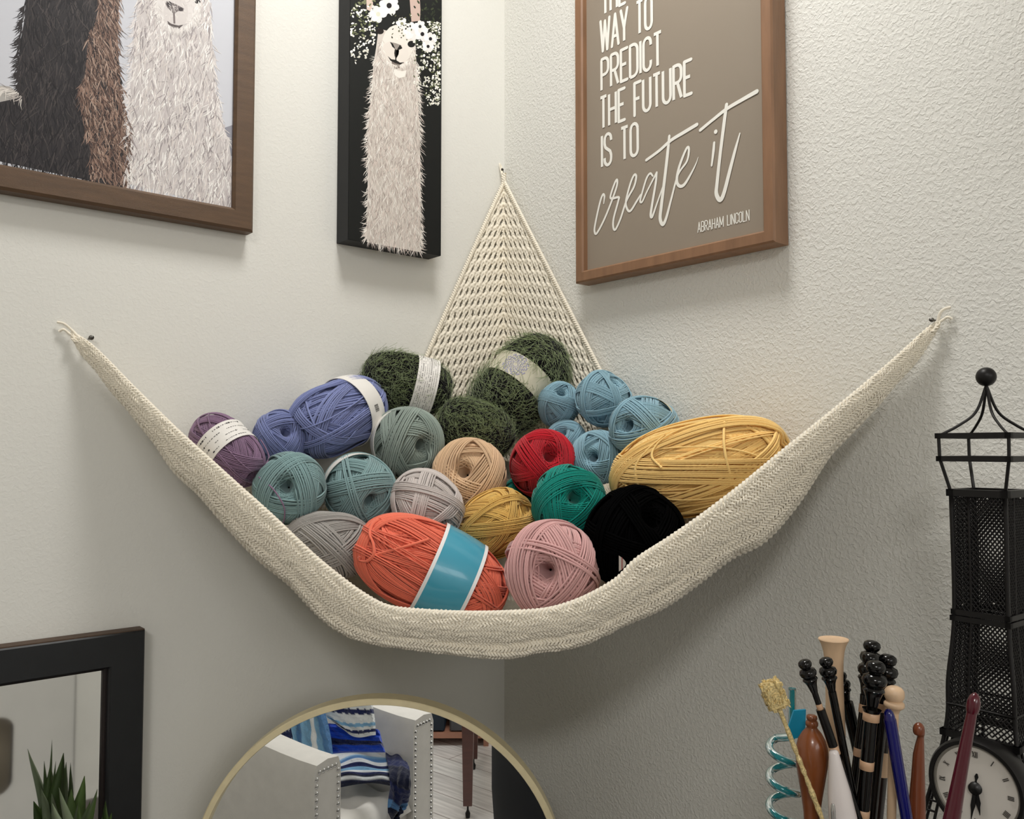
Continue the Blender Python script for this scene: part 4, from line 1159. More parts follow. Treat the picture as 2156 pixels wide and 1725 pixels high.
b = MB(); b.box((-.18, -.76, RZ - .009), (.18, .125, .009), bev=.002); b.build('shelf_board', M_DESK, root, smooth=False)
for y in (-.66, -.86):
    b = MB(); b.box((-.004, y, RZ - .06), (.004, .01, .042)); b.box((-.06, y, RZ - .024), (.06, .01, .006)); b.bar((-.006, y, RZ - .095), (-.11, y, RZ - .026), .008); b.build('bracket', M_BLACKMETAL, root, smooth=False)

# ------------------------------------------------------------------ jar of crochet hooks
DJ = .56
JC = at(1822, 1725, DJ); JX, JY = JC[0], JC[1]
JR = .058
root = thing('tool_jar', (JX, JY, RZ), 'round tin jar holding the crochet hooks, just below the frame', 'jar')
b = MB(); b.lathe((JX, JY, RZ), (0, 0, 1), [(0, JR - .004), (.003, JR), (.108, JR), (.112, JR + .002), (.115, JR), (.112, JR - .003), (.006, JR - .005), (.006, 0)], 40)
b.build('jar_body', mat('white_tin', srgb(190, 188, 184), .35), root, edge_split=40)
b = MB(); b.lathe((JX, JY, RZ + .03), (0, 0, 1), [(0, JR + .0005), (.05, JR + .0005)], 40); b.build('jar_stripe', mat('teal_stripe', srgb(70, 130, 140), .4), root, edge_split=40)
M_GLOSSBLACK = mat('glossy_black', srgb(5, 4, 4), .14, coat=.15, spec=.35)
M_BAMBOO = mat('pale_bamboo', srgb(216, 184, 150), .45, noise=.12, nscale=20, stretch=(8, 8, 1))
M_TANBAND = mat('tan_wood_inlay', srgb(196, 158, 126), .35, noise=.1, nscale=80)
M_BROWN = mat('polished_brown_wood', srgb(122, 66, 30), .3, noise=.2, nscale=30, coat=.3)
M_REDWOOD = mat('dark_red_wood', srgb(122, 62, 34), .3, noise=.2, nscale=30, coat=.3)
M_EBONY = mat('dark_ebony', srgb(26, 14, 12), .25, coat=.3)
M_PEARL = mat('pearl_white', srgb(222, 214, 212), .25, coat=.5)
M_BLUEPL = mat('cobalt_plastic', srgb(6, 8, 96), .2, coat=.4)
M_MAROON = mat('maroon_plastic', srgb(76, 5, 26), .22, coat=.4)
M_TEALPL = mat('clear_teal_plastic', srgb(40, 160, 170), .08, trans=.75, spec=.6)
M_TEALFLAG = mat('bright_teal_flag', srgb(20, 140, 176), .3)
M_GLITTER = mat('gold_glitter', srgb(222, 200, 144), .3, metal=.25, noise=.5, nscale=900, detail=1)
def K(px, d=DJ): return px / FPX * d
def crop5(x, y): return 1560 + x / 3.617, 1320 + y / 3.617
class Tool:
    """a stick in the jar: axis from a top point through a second point, continued down into the jar"""
    def __init__(s, top, low, d, label, cat, name, dlow=None):
        (x0, y0), (x1, y1) = crop5(*top), crop5(*low)
        s.d = d; s.p = at(x0, y0, d); q = at(x1, y1, d if dlow is None else dlow)
        s.ax = unit(q - s.p)
        L = (RZ + .012 - s.p[2]) / s.ax[2]
        e = s.p + s.ax * L
        off = np.hypot(e[0] - JX, e[1] - JY)
        if off > JR - .016:                       # keep the foot inside the jar
            k = (JR - .016) / off; s.e = np.array([JX + (e[0] - JX) * k, JY + (e[1] - JY) * k, RZ + .012])
            s.bend = True
        else: s.e = e
        s.L = L; s.root = thing(name, tuple(s.e), label, cat)
        s.k = 1 / 3.617 / FPX * d               # crop pixel -> metres
    def to(s, t): return t * s.k
    def lathe(s, name, prof, mt, sides=24, squash=1.0, ref=None):
        b = MB(); b.lathe(s.p, s.ax, [(t * s.k, r * s.k) for t, r in prof], sides, squash=squash, ref=ref)
        return b.build(name, mt, s.root, edge_split=50)
    def tail(s, prof_end_t, r, mt, name='shaft'):
        b = MB(); t0 = prof_end_t * s.k
        b.lathe(s.p + s.ax * t0, s.ax, [(0, r * s.k), (max(s.L - t0, .01), r * s.k * .9)], 20); return b.build(name, mt, s.root, edge_split=50)
KNOB = [(-8, 0), (-4, 28), (8, 46), (28, 52), (48, 46), (60, 32), (64, 36), (74, 58), (96, 66), (118, 60), (134, 44), (140, 54), (152, 58), (162, 50), (190, 38), (250, 26)]
def knob_hook(top, low, d, label, sc=1.0, bands=(), r=26, end=None, name='crochet_hook', dark=M_GLOSSBLACK, cat='crochet hook'):
    t = Tool(top, low, d, label, cat, name)
    pr = [(a * sc, b_ * sc) for a, b_ in KNOB]
    t.lathe('carved_knob', pr, dark)
    e = 250 * sc
    for t0, t1, rb in bands:
        t.lathe('shaft', [(e, r * sc if e < 260 * sc else rb), (t0, rb)], dark)
        t.lathe('inlay_band', [(t0, rb * 1.04), (t0 + 2, rb * 1.08), (t1 - 2, rb * 1.08), (t1, rb * 1.04)], M_TANBAND); e = t1
        r = rb / sc
    t.tail(e, r * sc, dark)
    return t
# gold glitter stirrer
t = Tool((215, 425), (520, 1210), .55, 'gold glitter stick with a square jewelled head, leftmost in the jar', 'stirrer', 'glitter_stick')
b = MB(); g = np.random.default_rng(9)
ax = t.ax; u_ = unit(RT - ax * RT.dot(ax)); w_ = np.cross(ax, u_)
b.box(t.p + ax * t.to(95), np.array([t.to(72), t.to(55), t.to(100)]), np.array([u_, w_, ax]), bev=t.to(14))
for k in range(150):
    f_ = g.integers(3); q = g.uniform(-1, 1, 3); q[f_] = np.sign(q[f_])
    b.box(t.p + ax * t.to(95) + u_ * q[0] * t.to(70) + w_ * q[1] * t.to(53) + ax * q[2] * t.to(96), np.array([1, 1, 1]) * t.to(g.uniform(6, 15)), np.array([unit(u_ + g.normal(0, .5, 3)), unit(w_), unit(ax)]))
b.build('jewelled_head', M_GLITTER, t.root, smooth=False)
b = MB(); L_ = t.L - t.to(190); n_ = 90
ts = np.linspace(0, L_, n_); b.tubes(np.array([t.p + ax * (t.to(190) + q) for q in ts]), t.to(18) * (1 + .12 * g.normal(size=n_)).reshape(1, n_), sides=10)
b.build('shaft', M_GLITTER, t.root, smooth=False)
# teal curly straw
d = .59
root = thing('curly_straw', tuple(at(1655, 1890, d) * [1, 1, 0] + [0, 0, RZ + .012]), 'clear teal curly plastic straw at the left of the hook jar', 'straw')
top = at(1668, 1450, d); nt_ = 260
path = [at(1668, 1450 + q, d) for q in np.linspace(0, 100, 6)]
ang = np.linspace(.35 * math.pi, .35 * math.pi + 2 * math.pi * 4.4, 180)
y0 = np.linspace(1558, 1558 + 62 * 4.4, 180)
coil = [at(1650 + 29 * math.cos(a_), y_, d) + F0 * (29 / FPX * d * math.sin(a_)) for a_, y_ in zip(ang, y0)]
tailp = [np.array([coil[-1][0], coil[-1][1], z]) for z in np.linspace(coil[-1][2] - .005, RZ + .012, 6)]
b = MB(); P = resample(catmull(np.array(path + coil[4:] + tailp), 700), 420); b.tubes(P, K(8.2, d), sides=12); b.build('straw_tube', M_TEALPL, root)
b = MB(); fl = at(1680, 1522, d - .004)
q = [at(1661, 1530, d - .009), at(1672, 1497, d - .009), at(1697, 1495, d - .009), at(1696, 1530, d - .009), at(1690, 1552, d - .009), at(1664, 1558, d - .009)]
b.ngon(q); b.ngon([p + F0 * .002 for p in q][::-1])
for k in range(6): b.add([q[k], q[(k + 1) % 6], q[(k + 1) % 6] + F0 * .002, q[k] + F0 * .002], [[0, 1, 2, 3]])
o_ = b.build('flag', M_TEALFLAG, root, smooth=False, fix=True); o_['label'] = 'bright teal plastic flag'
# brown bulb handled tool
t = Tool((540, 672), (540, 1200), .565, 'brown turned wooden bulb handle with a ringed knob', 'tool handle', 'wooden_handle')
t.lathe('handle', [(0, 0), (1, 30), (8, 38), (22, 40), (34, 36), (38, 32), (44, 40), (56, 46), (74, 46), (88, 38), (96, 40), (130, 70), (180, 98), (240, 114), (300, 118), (380, 112), (480, 96), (600, 76), (720, 60), (860, 52), (1150, 46)], M_BROWN, 32)
t.lathe('shaft', [(1150, 20), (t.L / t.k, 18)], M_CHROME)
# flared pale wooden horn
t = Tool((705, 95), (722, 900), .585, 'pale flared wooden needle with a trumpet top', 'knitting tool', 'flared_needle')
t.lathe('flared_top', [(4, 0), (2, 92), (-4, 108), (2, 111), (14, 104), (40, 90), (90, 76), (160, 68), (300, 64), (480, 66), (700, 72), (900, 62), (1050, 52)], M_BAMBOO, 36)
t.tail(1050, 52, M_BAMBOO)
# black knobbed hooks
knob_hook((478, 258), (700, 905), .552, 'black knob hook leaning left, leftmost black one, with two tan inlays', .98, [(338, 380, 22), (668, 730, 34)], 24)
knob_hook((643, 240), (775, 900), .560, 'black knob hook in front of the flared pale needle', 1.0, [], 30)
knob_hook((752, 350), (900, 960), .600, 'black hook mostly hidden behind the flared pale needle', .9, [], 50)
knob_hook((1000, 112), (925, 1000), .588, 'tallest black knob hook of the tight cluster, at the back', 1.22, [(470, 530, 40)], 38)
knob_hook((990, 205), (880, 1050), .578, 'black knob hook in the cluster with a tan inlay low at its left', 1.24, [(380, 440, 34), (705, 765, 32)], 32)
knob_hook((1122, 218), (1040, 1000), .583, 'black knob hook at the right side of the cluster', 1.26, [(360, 420, 40)], 40)
knob_hook((1030, 268), (925, 1420), .556, 'thick front black hook of the cluster with three tan inlays', 1.40, [(378, 440, 56), (735, 800, 48), (1095, 1160, 48)], 50)
# two more dark shafts
t = Tool((1110, 640), (1040, 1350), .592, 'pale bamboo hook with dark ebony section behind the blue hook', 'crochet hook', 'crochet_hook')
t.lathe('shaft', [(0, 30), (20, 44), (300, 52)], M_EBONY); t.lathe('pale_section', [(300, 53), (480, 52)], M_BAMBOO); t.tail(480, 50, M_EBONY, 'handle')
# round bamboo knob needle
t = Tool((1170, 450), (1150, 1300), .566, 'pale bamboo needle with a round ball knob', 'knitting needle', 'knitting_needle')
t.lathe('ball_knob', [(0, 0), (3, 30), (14, 52), (34, 68), (60, 72), (86, 70), (104, 60), (112, 54), (116, 62), (128, 73), (150, 74), (162, 64), (176, 44), (200, 36)], M_BAMBOO, 32)
t.tail(200, 34, M_BAMBOO)
# cobalt blue hook
t = Tool((1120, 625), (1235, 1300), .553, 'cobalt blue plastic crochet hook', 'crochet hook', 'crochet_hook')
t.lathe('hook_head', [(0, 0), (4, 18), (24, 32), (50, 38), (80, 42)], M_BLUEPL, 20); t.tail(80, 45, M_BLUEPL)
# reddish brown hook with a carved throat
t = Tool((1358, 728), (1338, 1460), .56, 'reddish brown wooden crochet hook with a carved throat, right of the blue one', 'crochet hook', 'crochet_hook')
b = MB(); a = np.linspace(0, 2 * np.pi, 20, endpoint=False); rows = []
u_ = unit(RT - t.ax * RT.dot(t.ax)); w_ = np.cross(t.ax, u_)
for tt, rl, rr in ((0, 1, 1), (8, 22, 20), (26, 38, 34), (52, 44, 40), (78, 42, 40), (92, 34, 39), (98, 8, 39), (120, 10, 38), (170, 24, 40), (240, 38, 42), (400, 46, 50), (600, 58, 60), (800, 64, 66)):
    c_ = t.p + t.ax * t.to(tt)
    rows.append([c_ + u_ * math.cos(q) * t.to(rr if math.cos(q) > 0 else rl) + w_ * math.sin(q) * t.to((rl + rr) / 2) for q in a])
b.grid(np.array(rows), closed_v=True); b.build('hook_head', M_REDWOOD, t.root); t.tail(795, 64, M_REDWOOD)
# pearl tapered tool
t = Tool((705, 945), (778, 1465), .548, 'pearly white tapered tool with a blunt tip', 'tool', 'tapered_tool')
t.lathe('body', [(-6, 0), (-4, 22), (4, 32), (16, 36), (120, 52), (300, 82), (480, 100), (700, 108), (t.L / t.k, 100)], M_PEARL, 32)
# small steel bit near its foot
t = Tool((700, 1345), (705, 1460), .535, 'small steel needle end in front of the pearly tool', 'needle', 'steel_needle')
t.lathe('shaft', [(0, 0), (4, 10), (20, 15), (60, 18), (t.L / t.k, 18)], M_CHROME, 16)
# maroon hook
t = Tool((1788, 500), (1602, 1480), .53, 'maroon plastic crochet hook leaning in front of the clock', 'crochet hook', 'crochet_hook')
t.lathe('hook_head', [(0, 0), (8, 16), (30, 34), (70, 46), (110, 48), (140, 44), (160, 36)], M_MAROON, 20, ref=RT)
t.lathe('shaft', [(160, 36), (300, 40), (700, 50), (1000, 60), (t.L / t.k, 56)], M_MAROON, 20)

# ------------------------------------------------------------------ wire tower clock
A0 = at(1976, 918, .68)[:2]; B0 = at(2124, 918, .639)[:2]
ctr = None
e1 = unit(np.append(B0 - A0, 0))[:2]; e2 = np.array([-e1[1], e1[0]])
if e2.dot(F0[:2]) < 0: e2 = -e2
WT = np.linalg.norm(B0 - A0)
ctr = A0 + e1 * WT / 2 + e2 * WT / 2
E1 = np.append(e1, 0); E2 = np.append(e2, 0)
def zat(py, d): return at(2000, py, d)[2]
TW = thing('tower_clock', (ctr[0], ctr[1], RZ), 'black wire lattice tower with a round clock, at the right edge', 'clock')
def corner(hw, z, i):
    sx, sy = ((-1, -1), (1, -1), (1, 1), (-1, 1))[i % 4]
    return np.array([ctr[0], ctr[1], z]) + E1 * hw * sx + E2 * hw * sy
def ring(mb, hw, z, w, h=None):
    for i in range(4):
        p, q = corner(hw, z, i), corner(hw, z, i + 1); x = unit(q - p)
        mb.bar(p - x * w / 2, q + x * w / 2, (w, h or w))
zs = {k: zat(py, .68) for k, py in dict(r1=918, r2=966, r3=1037, r4=1287, r5=1300, r6=1540).items()}
h1 = WT / 2; h3 = h1 * .77; h4 = h1 * .76; h6 = h1 * 1.0; zb = RZ; hb = h1 * 2.5
b = MB(); tip = np.array([ctr[0], ctr[1], zat(798, .696)])
rs = K(19.5, .696); aa = np.linspace(-np.pi / 2, np.pi / 2, 16)
b.lathe(tip, (0, 0, 1), [(math.sin(q) * rs, max(math.cos(q) * rs, 0)) for q in aa], 28); b.build('finial_ball', M_BLACKMETAL, TW)
b = MB()
for i in range(4):
    c = corner(h1, zs['r1'], i); top = tip - ZZ * rs * .9
    P = catmull(np.array([top, top * .78 + c * .22 - ZZ * .012, top * .42 + c * .58 - ZZ * .0085, c]), 18); b.tubes(P, .0011, sides=6)
b.build('roof_wires', M_BLACKMETAL, TW)
b = MB(); ring(b, h1, zs['r1'], .0042); ring(b, h1 * .985, zs['r2'], .0042)
for i in range(4):
    b.tubes(np.array([corner(h1, zs['r1'], i), corner(h1 * .985, zs['r2'], i), corner(h3, zs['r3'], i)]), .0013, sides=6)
b.build('lantern_frame', M_BLACKMETAL, TW, smooth=False)
for z_, h_, w_b in ((zs['r3'], h3, .0055), (zs['r4'], h4, .004), (zs['r5'], h4 * 1.03, .004), (zs['r6'], h6 * 1.02, .005)):
    b = MB(); ring(b, h_, z_, w_b); b.build('band', M_BLACKMETAL, TW, smooth=False)
lev = [(h3, zs['r3']), (h4, zs['r4']), (h4 * 1.2, zs['r4'] - (zs['r4'] - zs['r6']) * .55), (h6, zs['r6']), (h6 * 1.62, (zs['r6'] * .55 + zb * .45)), (hb, zb)]
b = MB()
for i in range(4):
    P = catmull(np.array([corner(h, z, i) for h, z in lev]), 40); b.tubes(P, .0017, sides=6)
b.build('corner_posts', M_BLACKMETAL, TW)
def lev_h(z):
    zz_ = [l[1] for l in lev][::-1]; hh = [l[0] for l in lev][::-1]; return np.interp(z, zz_, hh)
for i in range(4):
    b = MB(); segs = []
    def facep(u, z): 
        h = lev_h(z); return corner(h, z, i) * (1 - u) + corner(h, z, i + 1) * u
    for z0, z1, cw in ((zs['r3'], zs['r4'], 12), (zs['r5'], zs['r6'], 12)):
        Hn = z0 - z1; nz_ = int(Hn / .0042)
        for k in range(-cw, nz_ + cw):
            for sg in (1, -1):
                P = []
                for u in np.linspace(0, 1, 10):
                    z = z0 - (k + u * cw * sg + (0 if sg > 0 else 0)) * Hn / nz_
                    if z1 <= z <= z0: P.append(facep(u, z))
                if len(P) >= 2: segs.append(resample(np.array(P), 6))
    b.tubes(np.array(segs), .00062, sides=4, cap=False)
    for u in (.33,):
        b.tubes(np.array([facep(u, z) for z in np.linspace(zs['r3'], zs['r6'], 14)]), .0011, sides=5)
    b.tubes(np.array([facep(u, (zs['r5'] * .25 + zs['r6'] * .75)) for u in np.linspace(0, 1, 5)]), .0012, sides=5)
    b.build('mesh_panel', M_BLACKMETAL, TW)
# lower skirt bars
b = MB()
for i in range(4):
    for k in range(1, 9):
        z = zs['r6'] - k * .0075
        h = lev_h(z); p, q = corner(h, z, i), corner(h, z, i + 1)
        for a_, c_ in ((0, .12), (.88, 1)): b.tubes(np.array([p * (1 - a_) + q * a_, p * (1 - c_) + q * c_]), .0009, sides=4)
    for a_ in (.12, .88):
        b.tubes(np.array([corner(lev_h(z), z, i) * (1 - a_) + corner(lev_h(z), z, i + 1) * a_ for z in np.linspace(zs['r6'], zb, 8)]), .0012, sides=5)
    arch = [corner(hb, zb, i) * (1 - u) + corner(hb, zb, i + 1) * u + ZZ * (.06 * math.sin(math.pi * u)) for u in np.linspace(.12, .88, 16)]
    b.tubes(np.array(arch), .0014, sides=5)
ring(b, hb, zb + .002, .004)
b.build('base_lattice', M_BLACKMETAL, TW)
# clock drum on the front side
fc = at(2058, 1658, .641)
fn = -E2
R_ = K(87, .641)
b = MB(); b.lathe(fc + fn * -.020, fn, [(-.018, R_ * .5), (-.004, R_ * .8), (0, R_ * 1.0), (.014, R_ * 1.13), (.022, R_ * 1.13), (.025, R_ * 1.08), (.025, R_ * 1.0), (.021, R_ * .99), (.020, 0)], 56); b.build('clock_case', M_BLACKMETAL, TW, edge_split=35)
b = MB(); b.lathe(fc + fn * .0008, fn, [(0, R_ * 1.0), (.0012, R_ * .99), (.0013, 0)], 56); CF = b.build('clock_face', M_FACE, TW, edge_split=35)
b = MB(); b.lathe(fc + fn * .002, fn, [(0, R_ * .93), (.0012, R_ * .95), (.0012, R_ * .99), (0, R_ * 1.0)], 56); b.build('face_rim', mat('pale_metal_rim', srgb(140, 136, 128), .3, metal=.5), TW, edge_split=35)
X_ = E1; Y_ = ZZ
def fpt(x, y, e=.0030): return fc + X_ * x * R_ + Y_ * y * R_ + fn * e
b = MB()
NUMS = {12: 'XII', 1: 'I', 2: 'II', 3: 'III', 4: 'IIII', 5: 'V', 6: 'VI', 7: 'VII', 8: 'VIII', 9: 'IX', 10: 'X', 11: 'XI'}
for hnum, s_ in NUMS.items():
    th = math.radians(90 - hnum * 30); rad_ = np.array([math.cos(th), math.sin(th)]); tg = np.array([math.sin(th), -math.cos(th)])
    wch = {'I': .035, 'V': .065, 'X': .065}; tot = sum(wch[c] for c in s_); x = -tot / 2
    def seg_(x0, y0, x1, y1, w=.012):
        p0 = rad_ * (.78 + y0) + tg * x0; p1 = rad_ * (.78 + y1) + tg * x1
        dd = unit(p1 - p0); nn = np.array([-dd[1], dd[0]]) * w
        b.add([fpt(*(p0 + nn)), fpt(*(p0 - nn)), fpt(*(p1 - nn)), fpt(*(p1 + nn))], [[0, 1, 2, 3]])
    for c in s_:
        w = wch[c]; cxm = x + w / 2
        if c == 'I': seg_(cxm, -.07, cxm, .07)
        if c == 'V': seg_(cxm - .025, .07, cxm, -.07); seg_(cxm + .025, .07, cxm, -.07, .007)
        if c == 'X': seg_(cxm - .025, .07, cxm + .025, -.07); seg_(cxm + .025, .07, cxm - .025, -.07, .007)
        x += w
b.build('numerals', M_NUM, CF, smooth=False)
def hand(name, ang, L, w, tail_, z):
    b = MB(); th = math.radians(90 - ang); a1 = np.array([math.cos(th), math.sin(th)]); a2 = np.array([-a1[1], a1[0]])
    prof = [(-tail_, w * .3), (-tail_ * .8, w * .8), (-tail_ * .55, w * .35), (0, w * .9), (L * .3, w * .8), (L * .55, w * .95), (L * .7, w * .5), (L, w * .06)]
    P = np.array([[fpt(*(a1 * t_ + a2 * w_), z), fpt(*(a1 * t_ - a2 * w_), z)] for t_, w_ in prof]); b.grid(P)
    P2 = P - fn * .0005; b.grid(P2[::-1]); 
    for k in (0, 1): b.grid(np.stack([P[:, k], P2[:, k]], 1))
    b.build(name, M_HAND, CF, smooth=False)
hand('minute_hand', 188, .78, .055, .36, .0042); hand('hour_hand', 171, .60, .065, .0, .0036)
b = MB(); b.lathe(fc + fn * .003, fn, [(0, R_ * .15), (.0025, R_ * .14), (.0032, 0)], 24); b.build('hand_boss', M_HAND, CF)

# ------------------------------------------------------------------ spiky plant in front of the old mirror
M_LEAF = mat('plant_leaf', srgb(62, 84, 34), .5, noise=.3, nscale=30)
M_LEAF2 = mat('pale_plant_leaf', srgb(126, 140, 110), .5, noise=.2, nscale=30)
PD = .868
pc = at(172, 1800, PD); px_, py_ = pc[0], pc[1]
root = thing('potted_plant', (px_, py_, DZ), 'spiky green potted plant in front of the old mirror', 'plant')
b = MB(); b.lathe((px_, py_, DZ), (0, 0, 1), [(0, .036), (.004, .038), (.16, .044), (.175, .045), (.175, .041), (.155, .040), (.155, 0)], 36); b.build('pot', mat('grey_pot', srgb(150, 148, 144), .5), root, edge_split=40)
b = MB(); b.lathe((px_, py_, DZ + .15), (0, 0, 1), [(0, .040), (.012, .034), (.016, 0)], 24); b.build('soil', mat('soil', srgb(50, 38, 28), .95, noise=.4, nscale=200), root)
g = np.random.default_rng(31)
base = np.array([px_, py_, DZ + .16])
leaves = [((178, 1612), .012), ((205, 1640), .012), ((150, 1640), .013), ((124, 1637), .010), ((222, 1665), .011), ((110, 1670), .014), ((95, 1700), .013), ((190, 1665), .014), ((165, 1668), .014), ((215, 1700), .013), ((140, 1690), .015), ((235, 1690), .010)]
for k, ((lx, ly), wd) in enumerate(leaves):
    tip_ = at(lx, ly + 22, PD + g.uniform(-.03, .015)); mid = base * .5 + tip_ * .5 + ZZ * .03 + RT * g.uniform(-.01, .01)
    C = catmull(np.array([base + g.normal(0, .006, 3) * [1, 1, 0], mid, tip_]), 14)
    T_ = np.gradient(C, axis=0); T_ /= np.linalg.norm(T_, axis=1, keepdims=True)
    side = unit(np.cross(T_[6], F0 + RT * g.uniform(-.7, .7))); wv = wd * np.array([.7, .8, .9, 1, 1, .98, .94, .88, .8, .7, .56, .4, .22, .02])
    nn = np.cross(T_, side)
    P = np.stack([C + side * wv[:, None], C - nn * wv[:, None] * .35, C - side * wv[:, None], C + nn * wv[:, None] * .12], 1)
    b = MB(); b.grid(P, closed_v=True); b.build('leaf', M_LEAF2 if k in (3, 5, 10) else M_LEAF, root)
#==SECTION5==
# ------------------------------------------------------------------ round mirror on the desk
MD = .95
mc = at(797, 1868, MD); MR = 397 / FPX * .925
root = thing('round_mirror', (mc[0], mc[1], DZ), 'round mirror with a thin gold rim standing in the corner below the hammock', 'mirror')
b = MB(); b.lathe(mc + F0 * .004, -F0, [(0, MR - .006), (.0042, MR - .006), (.0042, 0)], 128); b.build('mirror_pane', M_MIRROR, root, smooth=False)
b = MB(); b.lathe(mc + F0 * .012, -F0, [(0, MR - .004), (0, MR), (.021, MR), (.022, MR - .001), (.022, MR - .0065), (.0205, MR - .0072), (.0085, MR - .0072)], 128); b.build('gold_rim', M_GOLD, root, edge_split=40)
b = MB(); b.bar(mc + F0 * .012 + ZZ * .05, np.array([mc[0], mc[1], DZ + .004]) + F0 * .10, .012); b.build('stand', M_GOLD, root, smooth=False)

def seen(px, py, path):
    """real place of something seen in the round mirror at a pixel, path metres along the heading"""
    p = at(px, py, path); e = p - CAM; dd = e.dot(F0)
    return p + F0 * (2 * MD - 2 * dd)
# ------------------------------------------------------------------ armchair behind the camera
M_VELVET = mat('grey_linen', srgb(226, 223, 218), .8, noise=.06, nscale=30, sheen=.3, bump=.0003, bscale=500)
LA = seen(690, 1625, 2.22); RA = seen(892, 1525, 2.58)
LA[2] = RA[2] = 0
fr = unit(RA - LA); bk = np.cross(ZZ, fr)
if bk.dot(unit(np.array([-.848, -.53, 0]) )) < 0 and False: bk = -bk
vb = unit(-RT * .32 - F0 * .2)
if bk.dot(vb) < 0: bk = -bk
AW = np.linalg.norm(RA - LA); c0 = (LA + RA) / 2
ZA = .63; ZS = .43
ARM = thing('armchair', tuple(c0 + bk * .3), 'pale grey tufted armchair with nailhead trim, seen in the round mirror', 'armchair')
AXS = np.array([fr, bk, ZZ])
def lc(x, y, z): return c0 + fr * x + bk * y + ZZ * z
for sg in (-1, 1):
    b = MB(); rows = []
    for y in np.linspace(0, .56, 10):
        zt = ZA + .10 * (y / .56) ** 1.5
        hw = .050
        prof = [(-hw, .12), (-hw, zt - .03), (-hw * .8, zt - .006), (0, zt), (hw * .8, zt - .006), (hw, zt - .03), (hw, .12)]
        rows.append([lc(sg * AW / 2 + x, y, z) for x, z in prof])
    b.grid(np.array(rows)); b.ngon(rows[0]); b.ngon(rows[-1][::-1]); a_ = b.build('arm', M_VELVET, ARM, smooth=True, fix=True, edge_split=50)
    b = MB(); 
    for x in (-.040, .040):
        for k in range(26):
            z = .15 + k * (ZA - .04 - .15) / 25
            b.lathe(lc(sg * AW / 2 + x, .001, z), -bk, [(-.001, .0065), (.003, .005), (.005, 0)], 8)
    for k in range(5): b.lathe(lc(sg * AW / 2 - .030 + k * .015, .001, ZA - .025), -bk, [(-.001, .0065), (.003, .005), (.005, 0)], 8)
    b.build('nailhead_trim', M_CHROME, a_)
# seat cushion with tufts, back
def cushion(P00, U, Vv, N, lu, lv, thick, nu, nv, tufts, name, mt):
    b = MB(); us = np.linspace(0, 1, nu); vv_ = np.linspace(0, 1, nv); P = np.zeros((nu, nv, 3))
    for i, u in enumerate(us):
        for j, v in enumerate(vv_):
            e = min(u, 1 - u, v, 1 - v); hgt = thick * (1 - math.exp(-e * 16))
            for tu, tv in tufts: hgt -= thick * .42 * math.exp(-(((u - tu) * lu) ** 2 + ((v - tv) * lv) ** 2) / .0016)
            P[i, j] = P00 + U * u * lu + Vv * v * lv + N * hgt
    b.grid(P); return b.build(name, mt, ARM)
tf = [(a_, c_) for a_ in (.2, .5, .8) for c_ in (.2, .5, .8)] + [(.35, .35), (.65, .35), (.35, .65), (.65, .65)]
b = MB(); b.box(lc(0, .29, (.12 + ZS - .06) / 2), (AW / 2 - .045, .27, (ZS - .06 - .12) / 2), AXS, bev=.01); b.build('seat_base', M_VELVET, ARM)
cushion(lc(-AW / 2 + .05, .0, ZS - .06), fr, bk, ZZ, AW - .10, .50, .075, 34, 34, tf, 'seat', M_VELVET)
bt = unit(bk * .18 + ZZ)
b = MB(); b.box(lc(0, .60, .52), (AW / 2 + .05, .05, .40), AXS, bev=.03); b.build('back_frame', M_VELVET, ARM)
cushion(lc(-AW / 2 + .03, .56, ZS - .02), fr, ZZ, -bk, AW - .06, .48, .06, 34, 34, tf, 'backrest', M_VELVET)
M_LEG = mat('dark_stained_wood', srgb(70, 42, 34), .35, noise=.2, nscale=20)
for x, y in ((-AW / 2, .04), (AW / 2, .04), (-AW / 2, .58), (AW / 2, .58)):
    b = MB(); b.lathe(lc(x, y, 0), (0, 0, 1), [(0, .014), (.13, .026)], 16); b.build('leg', M_LEG, ARM)
